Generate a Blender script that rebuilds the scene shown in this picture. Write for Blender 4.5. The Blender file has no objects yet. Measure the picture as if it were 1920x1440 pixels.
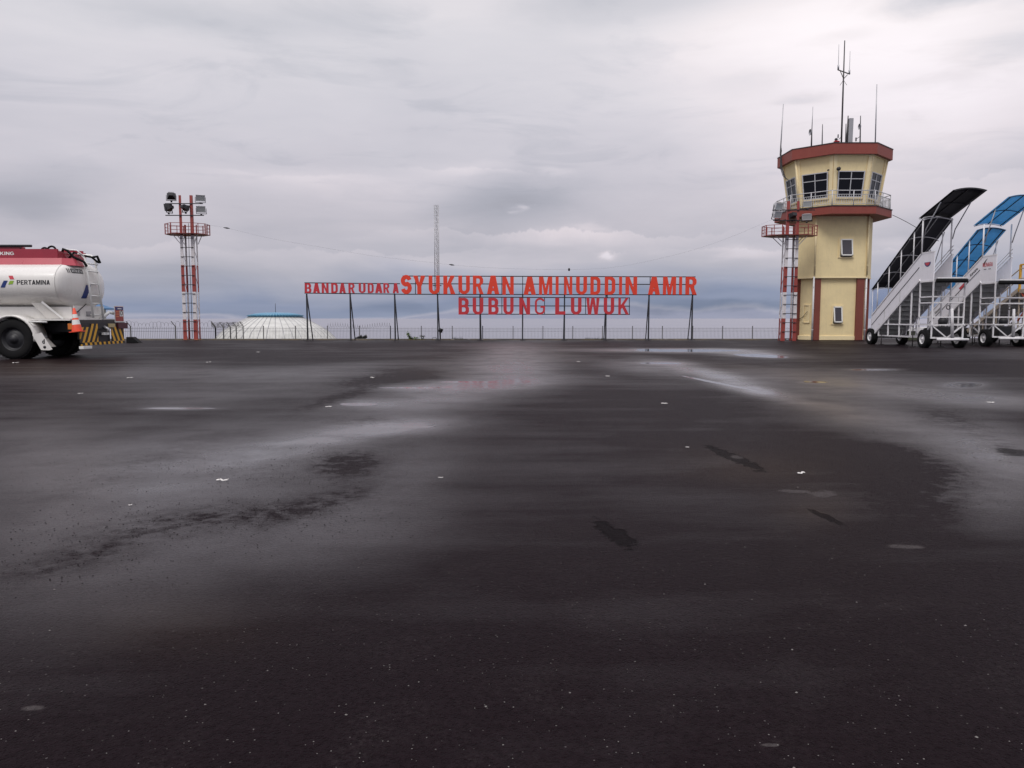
import bpy, bmesh, math, random
import numpy as np
from mathutils import Vector, Matrix
R = math.radians
random.seed(7)
sc = bpy.context.scene
COL = sc.collection

# ------------------------------------------------------------------ camera
F = 1423.0; CX, CY = 960.0, 720.0; HZ = 597.0; CH = 1.1
PITCH = math.atan((CY - HZ) / F)
cam_d = bpy.data.cameras.new('camera'); cam = bpy.data.objects.new('camera', cam_d); COL.objects.link(cam)
cam.location = (0, 0, CH); cam.rotation_euler = (math.pi / 2 - PITCH, 0, 0)
cam_d.sensor_width = 36; cam_d.lens = 36 * F / 1920; cam_d.clip_start = 0.1; cam_d.clip_end = 200000
sc.camera = cam
sc.view_settings.view_transform = 'Standard'; sc.view_settings.look = 'None'
sc.view_settings.gamma = 1; sc.view_settings.exposure = 0
sc.render.resolution_x = 1024; sc.render.resolution_y = 768

def ray(u, v):
    a = (u - CX); b = (CY - v); c, s = math.cos(PITCH), math.sin(PITCH)
    return Vector((a, F * c + b * s, -F * s + b * c))
def at(u, v, Y):
    d = ray(u, v); return Vector((0, 0, CH)) + d * (Y / d.y)
def gr(u, v):
    d = ray(u, v); return Vector((0, 0, CH)) + d * (-CH / d.z)
def zz(v, Y, u=960): return at(u, v, Y).z
def xx(u, v, Y): return at(u, v, Y).x

# ------------------------------------------------------------------ world: overcast sky
SUN_EL, SUN_AZ = R(52), R(205)      # azimuth clockwise from +Y: behind the camera, a little to the left
W = bpy.data.worlds.new('World'); sc.world = W; W.use_nodes = True
wt = W.node_tree; wt.nodes.clear()
class NG:
    def __init__(s, t): s.t = t
    def n(s, kind, **kw):
        nd = s.t.nodes.new(kind)
        for k, v in kw.items(): setattr(nd, k, v)
        return nd
    def put(s, sock, v):
        if v is None: return
        if isinstance(v, bpy.types.NodeSocket): s.t.links.new(v, sock)
        elif isinstance(v, (tuple, list)) and sock.type == 'RGBA' and len(v) == 3: sock.default_value = (*v, 1)
        else: sock.default_value = v
    def m(s, op, a, b=None, c=None, clamp=False):
        nd = s.n('ShaderNodeMath', operation=op, use_clamp=clamp)
        s.put(nd.inputs[0], a); s.put(nd.inputs[1], b); s.put(nd.inputs[2], c); return nd.outputs[0]
    def vm(s, op, a, b=None):
        nd = s.n('ShaderNodeVectorMath', operation=op)
        s.put(nd.inputs[0], a); s.put(nd.inputs[1], b); return nd.outputs[0]
    def mix(s, f, a, b, blend='MIX'):
        nd = s.n('ShaderNodeMix', data_type='RGBA', blend_type=blend)
        s.put(nd.inputs[0], f); s.put(nd.inputs[6], a); s.put(nd.inputs[7], b); return nd.outputs[2]
    def noise(s, vec, scale, detail=5, rough=.55, dist=0.0):
        nd = s.n('ShaderNodeTexNoise'); s.put(nd.inputs['Vector'], vec)
        nd.inputs['Scale'].default_value = scale; nd.inputs['Detail'].default_value = detail
        nd.inputs['Roughness'].default_value = rough; nd.inputs['Distortion'].default_value = dist
        return nd.outputs[0]
    def mr(s, v, a, b, c=0., d=1., smooth=False):
        nd = s.n('ShaderNodeMapRange'); s.put(nd.inputs[0], v)
        if smooth: nd.interpolation_type = 'SMOOTHSTEP'
        for i, q in enumerate((a, b, c, d)): s.put(nd.inputs[1 + i], q)
        return nd.outputs[0]
    def comb(s, x, y, z):
        nd = s.n('ShaderNodeCombineXYZ'); s.put(nd.inputs[0], x); s.put(nd.inputs[1], y); s.put(nd.inputs[2], z); return nd.outputs[0]
    def sep(s, v):
        nd = s.n('ShaderNodeSeparateXYZ'); s.put(nd.inputs[0], v); return nd.outputs
    def ramp(s, f, stops, interp='LINEAR'):
        nd = s.n('ShaderNodeValToRGB'); s.put(nd.inputs[0], f); cr = nd.color_ramp; cr.interpolation = interp
        while len(cr.elements) < len(stops): cr.elements.new(.5)
        for e, (p, c) in zip(cr.elements, stops): e.position = p; e.color = (*c, 1)
        return nd.outputs[0]
def lin(*c):
    return tuple(((x / 255) / 12.92 if x / 255 <= .04045 else ((x / 255 + .055) / 1.055) ** 2.4) for x in c)

g = NG(wt)
tc = g.n('ShaderNodeTexCoord').outputs['Generated']
dx, dy, dz = g.sep(tc)[0:3]
az = g.m('ARCTAN2', dx, dy)
el = g.m('ARCSINE', dz)
# cloud-deck coordinates: the direction projected on a flat layer, so that clouds foreshorten to the horizon
den = g.m('ADD', g.m('ABSOLUTE', dz), .10)
plane = g.comb(g.m('DIVIDE', dx, den), g.m('DIVIDE', dy, den), 0.)
ang = g.comb(g.m('MULTIPLY', az, 1.), g.m('MULTIPLY', el, 3.2), 0.)
n1 = g.noise(plane, 1.05, 7, .55, .35)
n2 = g.noise(ang, 3.2, 6, .5, .6)
n3 = g.noise(ang, 9., 5, .55, .3)
warp = g.m('MULTIPLY', g.m('SUBTRACT', n2, .5), .11)
elw = g.m('ADD', el, warp)
def elv(v): return math.atan((HZ - v) / F)
base_stops = [(600, (158, 161, 180)), (592, (172, 173, 188)), (584, (143, 152, 174)), (562, (143, 152, 175)), (535, (163, 167, 183)),
              (495, (186, 184, 193)), (430, (201, 196, 203)), (340, (206, 202, 209)), (220, (212, 209, 215)), (90, (221, 218, 222)), (-40, (224, 220, 223))]
MAXEL = elv(-40)
basec = g.ramp(g.mr(elw, 0., MAXEL), [(max(0., elv(v) / MAXEL), lin(*c)) for v, c in base_stops])
# large patches of lighter and darker cloud, as angular positions on the sky
blobs = [  # u, v, su, sv, gain
    (1560, 110, 420, 130, .26), (1350, 60, 260, 60, .10), (1840, 200, 200, 60, .14), (1600, 260, 360, 200, .19), (1180, 30, 210, 38, -.16), (1760, 15, 120, 22, -.30),
    (1560, 88, 60, 10, -.10), (1520, 195, 60, 14, -.08), (1860, 105, 110, 25, -.18), (1400, 170, 80, 20, -.09), (1500, 195, 60, 8, -.12), (1730, 165, 90, 14, -.12),
    (380, 60, 190, 30, -.13), (640, 60, 140, 22, -.08), (880, 45, 110, 50, .06), (60, 385, 130, 40, -.26), (160, 330, 120, 30, -.10), (210, 130, 220, 70, .03),
    (930, 400, 130, 55, -.20), (1010, 360, 110, 40, -.12), (1080, 445, 150, 17, .14), (1110, 428, 40, 6, .14), (1145, 479, 15, 7, .32), (1390, 472, 60, 14, .18),
    (900, 500, 220, 20, .10), (690, 355, 140, 22, .07), (560, 335, 120, 14, .07), (890, 325, 60, 10, .09), (1030, 327, 40, 8, .12), (972, 395, 14, 5, .18),
    (560, 430, 120, 30, -.05), (1280, 400, 150, 70, -.03), (1700, 430, 90, 30, -.10), (1660, 465, 60, 12, .12), (1880, 320, 110, 22, -.08), (1870, 370, 120, 20, .05),
    (300, 520, 200, 26, -.12), (760, 575, 90, 13, -.16), (1300, 575, 170, 12, -.25), (1180, 545, 200, 18, -.10), (450, 505, 240, 16, -.06), (250, 470, 130, 20, .03),
    (1300, 555, 200, 9, .04), (660, 600, 200, 5, .06)]
acc = None
azw = g.m('ADD', az, g.m('MULTIPLY', g.m('SUBTRACT', n3, .5), .10))
elw2 = g.m('ADD', el, g.m('MULTIPLY', g.m('SUBTRACT', n3, .5), .030))
for (u, v, su, sv, gain) in blobs:
    a0 = math.atan((u - CX) / F); e0 = math.atan((HZ - v) / F * math.cos(a0))
    sa = su / F * math.cos(a0) ** 2; se = sv / F * math.cos(a0)
    p = g.m('POWER', g.m('DIVIDE', g.m('SUBTRACT', azw, a0), sa), 2.)
    q = g.m('POWER', g.m('DIVIDE', g.m('SUBTRACT', elw2, e0), se), 2.)
    rr_ = g.m('ADD', p, q); ex = g.m('EXPONENT', g.m('MULTIPLY', g.m('POWER', rr_, 1.35), -1.))
    acc = g.m('MULTIPLY_ADD', ex, gain, acc if acc else 0.)
# banks of cumulus: a ragged bright top edge, fading downwards
for (u, v, su, amp, gn, dec, fr, sd_) in [(1060, 436, 240, 26, .17, 26, 9., 3.), (700, 470, 230, 22, .10, 30, 8., 11.), (1420, 468, 150, 16, .13, 16, 14., 23.), (900, 322, 150, 14, .09, 24, 9., 31.), (560, 330, 170, 14, .07, 26, 8., 41.),
                                       (1690, 462, 110, 14, .12, 14, 14., 53.), (1850, 330, 120, 22, .09, 30, 10., 61.), (250, 455, 240, 24, .08, 34, 8., 71.), (1230, 520, 330, 12, .06, 16, 11., 83.), (1140, 474, 22, 10, .22, 9, 40., 97.), (975, 392, 16, 6, .14, 6, 40., 101.)]:
    a0 = math.atan((u - CX) / F); e0 = math.atan((HZ - v) / F * math.cos(a0)); sa = su / F * math.cos(a0) ** 2
    nz_ = g.noise(g.comb(g.m('ADD', az, sd_), g.m('MULTIPLY', el, .6), sd_), fr, 6, .62)
    top = g.m('ADD', e0, g.m('MULTIPLY', g.m('SUBTRACT', nz_, .5), 4. * amp / F))
    d_ = g.m('SUBTRACT', top, el)
    body = g.m('MULTIPLY', g.mr(d_, 0., 5. / F, 0., 1., True), g.m('EXPONENT', g.m('MULTIPLY', g.m('MAXIMUM', d_, 0.), -F / dec)))
    win = g.m('EXPONENT', g.m('MULTIPLY', g.m('POWER', g.m('DIVIDE', g.m('SUBTRACT', az, a0), sa), 2.), -1.))
    acc = g.m('MULTIPLY_ADD', g.m('MULTIPLY', body, win), gn * 1.25, acc)
strk = g.noise(g.comb(g.m('MULTIPLY', az, 2.2), g.m('MULTIPLY', el, 17.), 0.), 2.2, 6, .6, .4)
hd = g.noise(g.vm('MULTIPLY', plane, (1., 1.35, 1.)), 1.9, 7, .58, .8)
acc = g.m('MULTIPLY_ADD', g.m('MULTIPLY', g.mr(hd, .50, .68, 0., 1., True), g.mr(el, R(5), R(13), 0., 1., True)), -.095, acc)
var = g.m('ADD', g.m('ADD', g.m('MULTIPLY', g.m('SUBTRACT', n1, .5), .24), g.m('MULTIPLY', g.m('SUBTRACT', strk, .5), .10)), acc)
gain = g.m('ADD', 1., var)
# cool in the thin dark gaps, a touch warm where the deck is thick and bright
tint = g.mix(g.mr(var, -.25, .25), (.94, .99, 1.05), (1.03, .995, .98))
cl = g.mix(1., basec, tint, 'MULTIPLY')
sc1 = g.n('ShaderNodeVectorMath', operation='SCALE'); g.put(sc1.inputs[0], cl); g.put(sc1.inputs['Scale'], gain)
# an overcast sky is brighter towards the zenith
zen = g.mr(el, R(25), R(75), 1., 2.0, True)
sc2 = g.n('ShaderNodeVectorMath', operation='SCALE'); g.put(sc2.inputs[0], sc1.outputs[0]); g.put(sc2.inputs['Scale'], zen)
sky = g.n('ShaderNodeTexSky', sky_type='NISHITA'); sky.sun_disc = False
sky.sun_elevation = SUN_EL; sky.sun_rotation = SUN_AZ; sky.altitude = 20; sky.dust_density = 3.
sc3 = g.n('ShaderNodeVectorMath', operation='SCALE'); g.put(sc3.inputs[0], sc2.outputs[0]); sc3.inputs['Scale'].default_value = 10.
skc = g.mix(.965, sky.outputs[0], sc3.outputs[0])
bg = g.n('ShaderNodeBackground'); g.put(bg.inputs[0], skc); bg.inputs[1].default_value = .1
wo = g.n('ShaderNodeOutputWorld'); wt.links.new(bg.outputs[0], wo.inputs[0])

# ------------------------------------------------------------------ sun (veiled)
sl = bpy.data.lights.new('sun', 'SUN'); sl.energy = 1.5; sl.angle = R(22); sl.color = (1, .965, .92)
so = bpy.data.objects.new('sun', sl); COL.objects.link(so)
sd = Vector((math.sin(SUN_AZ) * math.cos(SUN_EL), math.cos(SUN_AZ) * math.cos(SUN_EL), math.sin(SUN_EL)))
so.rotation_euler = sd.to_track_quat('Z', 'Y').to_euler(); so.location = (0, -10, 30)

# ------------------------------------------------------------------ materials
MATS = {}
def pm(name, col, rough=.6, metal=0., var=.12, dirt=.0, dirtcol=(.12, .10, .08), scale=1.5, bump=0., bscale=40., streak=0., spec=.5, coat=0., alpha=1., trans=0., extra=None):
    if name in MATS: return MATS[name]
    mt = bpy.data.materials.new(name); mt.use_nodes = True; t = mt.node_tree; t.nodes.clear(); g = NG(t)
    out = g.n('ShaderNodeOutputMaterial'); b = g.n('ShaderNodeBsdfPrincipled'); t.links.new(b.outputs[0], out.inputs[0])
    oc = g.n('ShaderNodeTexCoord').outputs['Object']
    base = extra(g, oc) if extra else col
    na = g.noise(oc, scale, 6, .6); nb = g.noise(oc, scale * 9, 4, .6)
    f = g.m('ADD', 1., g.m('ADD', g.m('MULTIPLY', g.m('SUBTRACT', na, .5), var * 1.6), g.m('MULTIPLY', g.m('SUBTRACT', nb, .5), var * .8)))
    s_ = g.n('ShaderNodeVectorMath', operation='SCALE')
    if isinstance(base, tuple): s_.inputs[0].default_value = base
    else: g.put(s_.inputs[0], base)
    g.put(s_.inputs['Scale'], f); c = s_.outputs[0]
    if dirt > 0:
        dn = g.noise(oc, scale * 2.3, 7, .68, .4); c = g.mix(g.m('MULTIPLY', g.mr(dn, .48, .75), dirt), c, dirtcol)
    if streak > 0:
        mp = g.vm('MULTIPLY', oc, (9., 9., .55)); sn = g.noise(mp, 1.6, 6, .65)
        c = g.mix(g.m('MULTIPLY', g.mr(sn, .5, .8), streak), c, dirtcol)
    g.put(b.inputs['Base Color'], c)
    g.put(b.inputs['Roughness'], g.m('ADD', rough - .07, g.m('MULTIPLY', na, .14)))
    b.inputs['Metallic'].default_value = metal; b.inputs['Specular IOR Level'].default_value = spec
    b.inputs['Coat Weight'].default_value = coat; b.inputs['Alpha'].default_value = alpha
    if trans: b.inputs['Transmission Weight'].default_value = trans
    if bump > 0:
        bn = g.n('ShaderNodeBump'); bn.inputs['Strength'].default_value = bump; bn.inputs['Distance'].default_value = .01
        g.put(bn.inputs['Height'], g.noise(oc, bscale, 4)); g.put(b.inputs['Normal'], bn.outputs[0])
    MATS[name] = mt; return mt

M_cream = pm('cream_render', (.83, .685, .39), .8, dirt=.20, dirtcol=(.40, .32, .20), var=.12, scale=.8, bump=.25, bscale=60, streak=.18)
M_creamtrim = pm('cream_trim', (.85, .71, .43), .75, var=.08, dirt=.15, dirtcol=(.4, .33, .24))
M_maroon = pm('maroon_paint', (.23, .045, .032), .6, var=.16, dirt=.22, dirtcol=(.30, .10, .07), streak=.22)
M_column = pm('column_red_paint', (.20, .050, .035), .65, var=.2, streak=.3, dirtcol=(.12, .05, .04))
M_white = pm('white_paint', (.70, .69, .70), .4, var=.08, dirt=.22, dirtcol=(.40, .37, .34), streak=.18)
M_whitetube = pm('white_tube_paint', (.74, .73, .75), .45, var=.12, dirt=.35, dirtcol=(.28, .22, .18))
M_rail = pm('galvanised_white', (.52, .52, .54), .5, var=.1, dirt=.2)
M_black = pm('black_steel', (.016, .016, .02), .5, var=.3)
M_dark = pm('dark_steel', (.035, .033, .036), .55, var=.3, dirt=.4, dirtcol=(.09, .05, .03))
M_rubber = pm('rubber', (.007, .007, .008), .85, var=.4, dirt=.3, dirtcol=(.022, .018, .016), spec=.25)
M_glass = pm('tinted_glass', (.005, .005, .008), .08, var=.1, spec=.25)
M_winlight = pm('window_louvre_glass', (.055, .05, .06), .25, var=.3)
M_alu = pm('aluminium', (.42, .42, .44), .45, .6, var=.15, dirt=.3)
M_lamp = pm('floodlight_glass', (.40, .42, .42), .12, var=.2, spec=.8)
M_reflector = pm('lamp_reflector', (.8, .8, .78), .25, .4)
M_redletter = pm('bright_red_letter', (.72, .048, .020), .45, var=.14, dirt=.12, dirtcol=(.35, .10, .02), streak=.12)
M_darkletter = pm('crimson_letter', (.52, .028, .04), .45, var=.18, dirt=.12, streak=.1)
M_cablem = pm('cable', (.03, .03, .035), .6)
M_tankwhite = pm('tank_white_paint', (.72, .70, .67), .28, var=.05, dirt=.12, dirtcol=(.42, .38, .33), streak=.12, coat=.3)
M_tankred = pm('tank_red_paint', (.30, .020, .040), .35, var=.12, dirt=.15, dirtcol=(.14, .02, .03), coat=.2)
M_navy = pm('navy_decal', (.012, .035, .17), .4, var=.06)
M_decred = pm('red_decal', (.50, .03, .05), .4, var=.06)
M_decgreen = pm('green_decal', (.26, .42, .04), .4, var=.06)
M_decblack = pm('black_decal', (.015, .015, .018), .45)
M_decwhite = pm('white_decal', (.75, .75, .73), .45)
M_orange = pm('cone_orange', (.75, .07, .025), .5, var=.12, dirt=.2)
M_amber = pm('amber_lens', (.55, .16, .02), .2)
M_steps = pm('step_plate', (.46, .46, .45), .55, .0, var=.25, dirt=.4, dirtcol=(.06, .05, .045), bump=.4, bscale=120)
M_panel = pm('stair_side_panel', (.80, .785, .83), .4, var=.05, dirt=.16, dirtcol=(.36, .34, .33), streak=.14)
M_canblack = pm('canopy_black_sheet', (.012, .011, .02), .6, var=.3)
M_beige = pm('beige_tube_paint', (.50, .42, .33), .55, var=.15, dirt=.4, dirtcol=(.25, .16, .1))
M_yellow = pm('yellow_paint', (.68, .36, .03), .5, var=.15, dirt=.3, dirtcol=(.2, .1, .03))
M_rustred = pm('orange_red_paint', (.50, .09, .04), .55, var=.2, dirt=.3, dirtcol=(.2, .06, .04))
M_towerred = pm('mast_red_paint', (.25, .045, .04), .55, var=.2, dirt=.25, dirtcol=(.2, .05, .04))
M_blueroof = pm('blue_metal_roof', (.02, .13, .30), .4, .2, var=.2, dirt=.2, dirtcol=(.05, .12, .2))
M_blueclad = pm('white_wall', (.55, .56, .56), .7, var=.1, dirt=.3, streak=.3)
M_leaf = pm('leaf', (.10, .16, .035), .55, var=.7, scale=9)
M_leafdark = pm('leaf_dark', (.035, .045, .02), .6, var=.5, scale=6)
M_soil = pm('soil', (.06, .05, .035), .95, var=.4, bump=.5)
M_kerb = pm('kerb_concrete', (.14, .13, .12), .85, var=.35, dirt=.6, dirtcol=(.035, .03, .028))
M_pebble = pm('pebble', (.15, .14, .135), .8, var=.6, scale=3)
M_litter = pm('litter', (.62, .60, .58), .6)
M_tank_under = pm('grey_underside', (.25, .24, .23), .6, dirt=.3)

def canopy_blue(g, oc):
    return (.05, .22, .48)
def mat_translucent(name, col, rough=.3, tr=.45):
    mt = bpy.data.materials.new(name); mt.use_nodes = True; t = mt.node_tree; t.nodes.clear(); g = NG(t)
    out = g.n('ShaderNodeOutputMaterial'); b = g.n('ShaderNodeBsdfPrincipled'); tl = g.n('ShaderNodeBsdfTranslucent'); tp = g.n('ShaderNodeBsdfTransparent')
    oc = g.n('ShaderNodeTexCoord').outputs['Object']
    c = g.mix(g.mr(g.noise(oc, 2.5, 5), .3, .7), col, tuple(x * .72 for x in col))
    g.put(b.inputs['Base Color'], c); b.inputs['Roughness'].default_value = rough; g.put(tl.inputs[0], c)
    tp.inputs[0].default_value = (.45, .78, 1, 1)
    m1 = g.n('ShaderNodeMixShader'); m1.inputs[0].default_value = tr; t.links.new(b.outputs[0], m1.inputs[1]); t.links.new(tl.outputs[0], m1.inputs[2])
    m2 = g.n('ShaderNodeMixShader'); m2.inputs[0].default_value = .35; t.links.new(m1.outputs[0], m2.inputs[1]); t.links.new(tp.outputs[0], m2.inputs[2])
    t.links.new(m2.outputs[0], out.inputs[0]); return mt
M_canblue = mat_translucent('canopy_blue_sheet', (.13, .40, .68))

def bands(z0, z1, z2, z3):
    def f(g, oc):
        z = g.sep(oc)[2]
        red, wh = (.30, .050, .042), (.66, .63, .65)
        a = g.m('LESS_THAN', z, z0); b = g.m('MULTIPLY', g.m('GREATER_THAN', z, z1), g.m('LESS_THAN', z, z2)); c = g.m('GREATER_THAN', z, z3)
        return g.mix(g.m('MAXIMUM', g.m('MAXIMUM', a, b), c), wh, red)
    return f
def hazard(ang):
    def f(g, oc):
        x, y, z = g.sep(oc)[0:3]
        w = g.m('FRACT', g.m('MULTIPLY', g.m('ADD', y, g.m('MULTIPLY', z, ang)), 4.2))
        return g.mix(g.m('GREATER_THAN', w, .52), (.012, .012, .012), (.72, .38, .03))
    return f
M_hazR = pm('hazard_stripes_leaning_right', None, .5, var=.12, dirt=.2, extra=hazard(-.55))
M_hazL = pm('hazard_stripes_leaning_left', None, .5, var=.12, dirt=.2, extra=hazard(.55))
def coneband(g, oc):
    return (.8, .8, .8)

# ------------------------------------------------------------------ mesh helpers
def tag(o, label=None, cat=None, group=None, kind=None):
    if label: o['label'] = label
    if cat: o['category'] = cat
    if group: o['group'] = group
    if kind: o['kind'] = kind
    return o
def thing(name, loc, label, cat, group=None, rz=0):
    o = bpy.data.objects.new(name, None); COL.objects.link(o); o.location = loc; o.rotation_euler = (0, 0, rz)
    o.empty_display_size = .3
    o['ox'], o['oy'], o['oz'] = loc[0], loc[1], loc[2]
    return tag(o, label, cat, group)
def origin_of(p):
    while p.parent: p = p.parent
    return Vector((p.get('ox', 0.), p.get('oy', 0.), p.get('oz', 0.)))
class MB:
    """collects shapes in world coordinates; build() links them as one mesh, relative to its thing's base"""
    def __init__(s): s.v = []; s.f = []; s.sm = []
    def add(s, vs, fs, smooth=False):
        o = len(s.v); s.v += [tuple(p) for p in vs]; s.f += [tuple(i + o for i in f) for f in fs]; s.sm += [smooth] * len(fs); return s
    def box(s, a, b, M=None):
        x0, y0, z0 = a; x1, y1, z1 = b
        vs = [Vector(p) for p in ((x0, y0, z0), (x1, y0, z0), (x1, y1, z0), (x0, y1, z0), (x0, y0, z1), (x1, y0, z1), (x1, y1, z1), (x0, y1, z1))]
        if M: vs = [M @ p for p in vs]
        return s.add(vs, [(3, 2, 1, 0), (4, 5, 6, 7), (0, 1, 5, 4), (1, 2, 6, 5), (2, 3, 7, 6), (3, 0, 4, 7)])
    def bar(s, p, q, w, h=None, up=(0, 0, 1)):
        h = h or w; p = Vector(p); q = Vector(q); d = (q - p)
        if d.length < 1e-6: return s
        L = d.length; d = d / L; u = Vector(up)
        if abs(d.dot(u)) > .98: u = Vector((0, 1, 0))
        sx = d.cross(u).normalized(); sy = sx.cross(d).normalized()
        vs = []
        for t in (p, q):
            for (i, j) in ((-1, -1), (1, -1), (1, 1), (-1, 1)): vs.append(t + sx * (i * w / 2) + sy * (j * h / 2))
        return s.add(vs, [(0, 1, 2, 3), (7, 6, 5, 4), (0, 4, 5, 1), (1, 5, 6, 2), (2, 6, 7, 3), (3, 7, 4, 0)])
    def tube(s, pts, r, n=8, cap=True):
        pts = [Vector(p) for p in pts]; rs = r if isinstance(r, (list, tuple)) else [r] * len(pts)
        rings = []; u = None
        for i, p in enumerate(pts):
            d = (pts[min(i + 1, len(pts) - 1)] - pts[max(i - 1, 0)]).normalized()
            if u is None:
                u = Vector((0, 0, 1)) if abs(d.z) < .9 else Vector((1, 0, 0))
            u = (u - d * d.dot(u))
            if u.length < 1e-5: u = d.orthogonal()
            u.normalize(); w = d.cross(u)
            rings.append([p + (u * math.cos(2 * math.pi * k / n) + w * math.sin(2 * math.pi * k / n)) * rs[i] for k in range(n)])
        vs = [p for rg in rings for p in rg]; fs = []
        for i in range(len(rings) - 1):
            for k in range(n):
                a = i * n + k; b = i * n + (k + 1) % n; fs.append((a, b, b + n, a + n))
        if cap: fs.append(tuple(range(n))[::-1]); fs.append(tuple((len(rings) - 1) * n + k for k in range(n)))
        return s.add(vs, fs, True)
    def lathe(s, prof, c, axis='Z', n=32, smooth=True):
        """prof: (radius, height) pairs"""
        vs = []; fs = []; c = Vector(c)
        for (r, h) in prof:
            for k in range(n):
                a = 2 * math.pi * k / n; x, y = r * math.cos(a), r * math.sin(a)
                p = {'Z': (x, y, h), 'X': (h, x, y), 'Y': (x, h, y)}[axis]; vs.append(c + Vector(p))
        for i in range(len(prof) - 1):
            for k in range(n):
                a = i * n + k; b = i * n + (k + 1) % n; fs.append((a, b, b + n, a + n))
        return s.add(vs, fs, smooth)
    def prism(s, poly, z0, z1, poly2=None):
        n = len(poly); p2 = poly2 or poly
        vs = [(x, y, z0) for x, y in poly] + [(x, y, z1) for x, y in p2]
        fs = [tuple(range(n))[::-1], tuple(range(n, 2 * n))] + [(i, (i + 1) % n, n + (i + 1) % n, n + i) for i in range(n)]
        return s.add(vs, fs)
    def quad(s, a, b, c, d): return s.add([a, b, c, d], [(0, 1, 2, 3)])
    def plate(s, pts, off):
        """closed plate: polygon pts thickened by vector off"""
        n = len(pts); off = Vector(off)
        vs = [Vector(p) for p in pts] + [Vector(p) + off for p in pts]
        return s.add(vs, [tuple(range(n)), tuple(range(n, 2 * n))[::-1]] + [(i, i + n, (i + 1) % n + n, (i + 1) % n) for i in range(n)])
    def build(s, name, mat, parent=None, label=None, bevel=0., origin=None, fixn=True):
        O = Vector(origin) if origin else (origin_of(parent) if parent else Vector((0, 0, 0)))
        me = bpy.data.meshes.new(name); me.from_pydata([tuple(Vector(p) - O) for p in s.v], [], s.f)
        for p, q in zip(me.polygons, s.sm): p.use_smooth = q
        if fixn:
            bm = bmesh.new(); bm.from_mesh(me); bmesh.ops.recalc_face_normals(bm, faces=bm.faces); bm.to_mesh(me); bm.free()
        me.materials.append(mat)
        o = bpy.data.objects.new(name, me); COL.objects.link(o)
        if parent: o.parent = parent
        else: o.location = O
        if bevel:
            b = o.modifiers.new('bevel', 'BEVEL'); b.width = bevel; b.segments = 2; b.limit_method = 'ANGLE'; b.angle_limit = R(40)
        if label: o['label'] = label
        return o
_gc = {}
def glyph(ch, bold=.02):
    k = (ch, bold)
    if k in _gc: return _gc[k]
    cu = bpy.data.curves.new('glyph', 'FONT'); cu.body = ch; cu.offset = bold; cu.resolution_u = 4; cu.size = 1
    ob = bpy.data.objects.new('glyph', cu); COL.objects.link(ob)
    dg = bpy.context.evaluated_depsgraph_get(); dg.update()
    me = bpy.data.meshes.new_from_object(ob.evaluated_get(dg))
    vs = np.array([tuple(v.co) for v in me.vertices]); fs = [tuple(p.vertices) for p in me.polygons]
    COL.objects.unlink(ob); bpy.data.objects.remove(ob); bpy.data.curves.remove(cu); bpy.data.meshes.remove(me)
    mn, mx = vs.min(0), vs.max(0)
    _gc[k] = (vs, fs, mn, mx); return _gc[k]
def stroke(pts, t):
    P = [Vector((*p, 0)) for p in pts]; A = []; B = []
    for i, p in enumerate(P):
        d0 = (p - P[max(i - 1, 0)]); d1 = (P[min(i + 1, len(P) - 1)] - p)
        d0 = d0.normalized() if d0.length else d1.normalized(); d1 = d1.normalized() if d1.length else d0
        d = (d0 + d1).normalized(); n = Vector((-d.y, d.x, 0)); k = max(.5, n.dot(Vector((-d0.y, d0.x, 0))))
        A.append(tuple((p + n * t / 2 / k)[:2])); B.append(tuple((p - n * t / 2 / k)[:2]))
    return A + B[::-1]
def arc(cx, cy, rx, ry, a0, a1, n=10):
    return [(cx + rx * math.cos(R(a0 + (a1 - a0) * i / n)), cy + ry * math.sin(R(a0 + (a1 - a0) * i / n))) for i in range(n + 1)]
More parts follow.
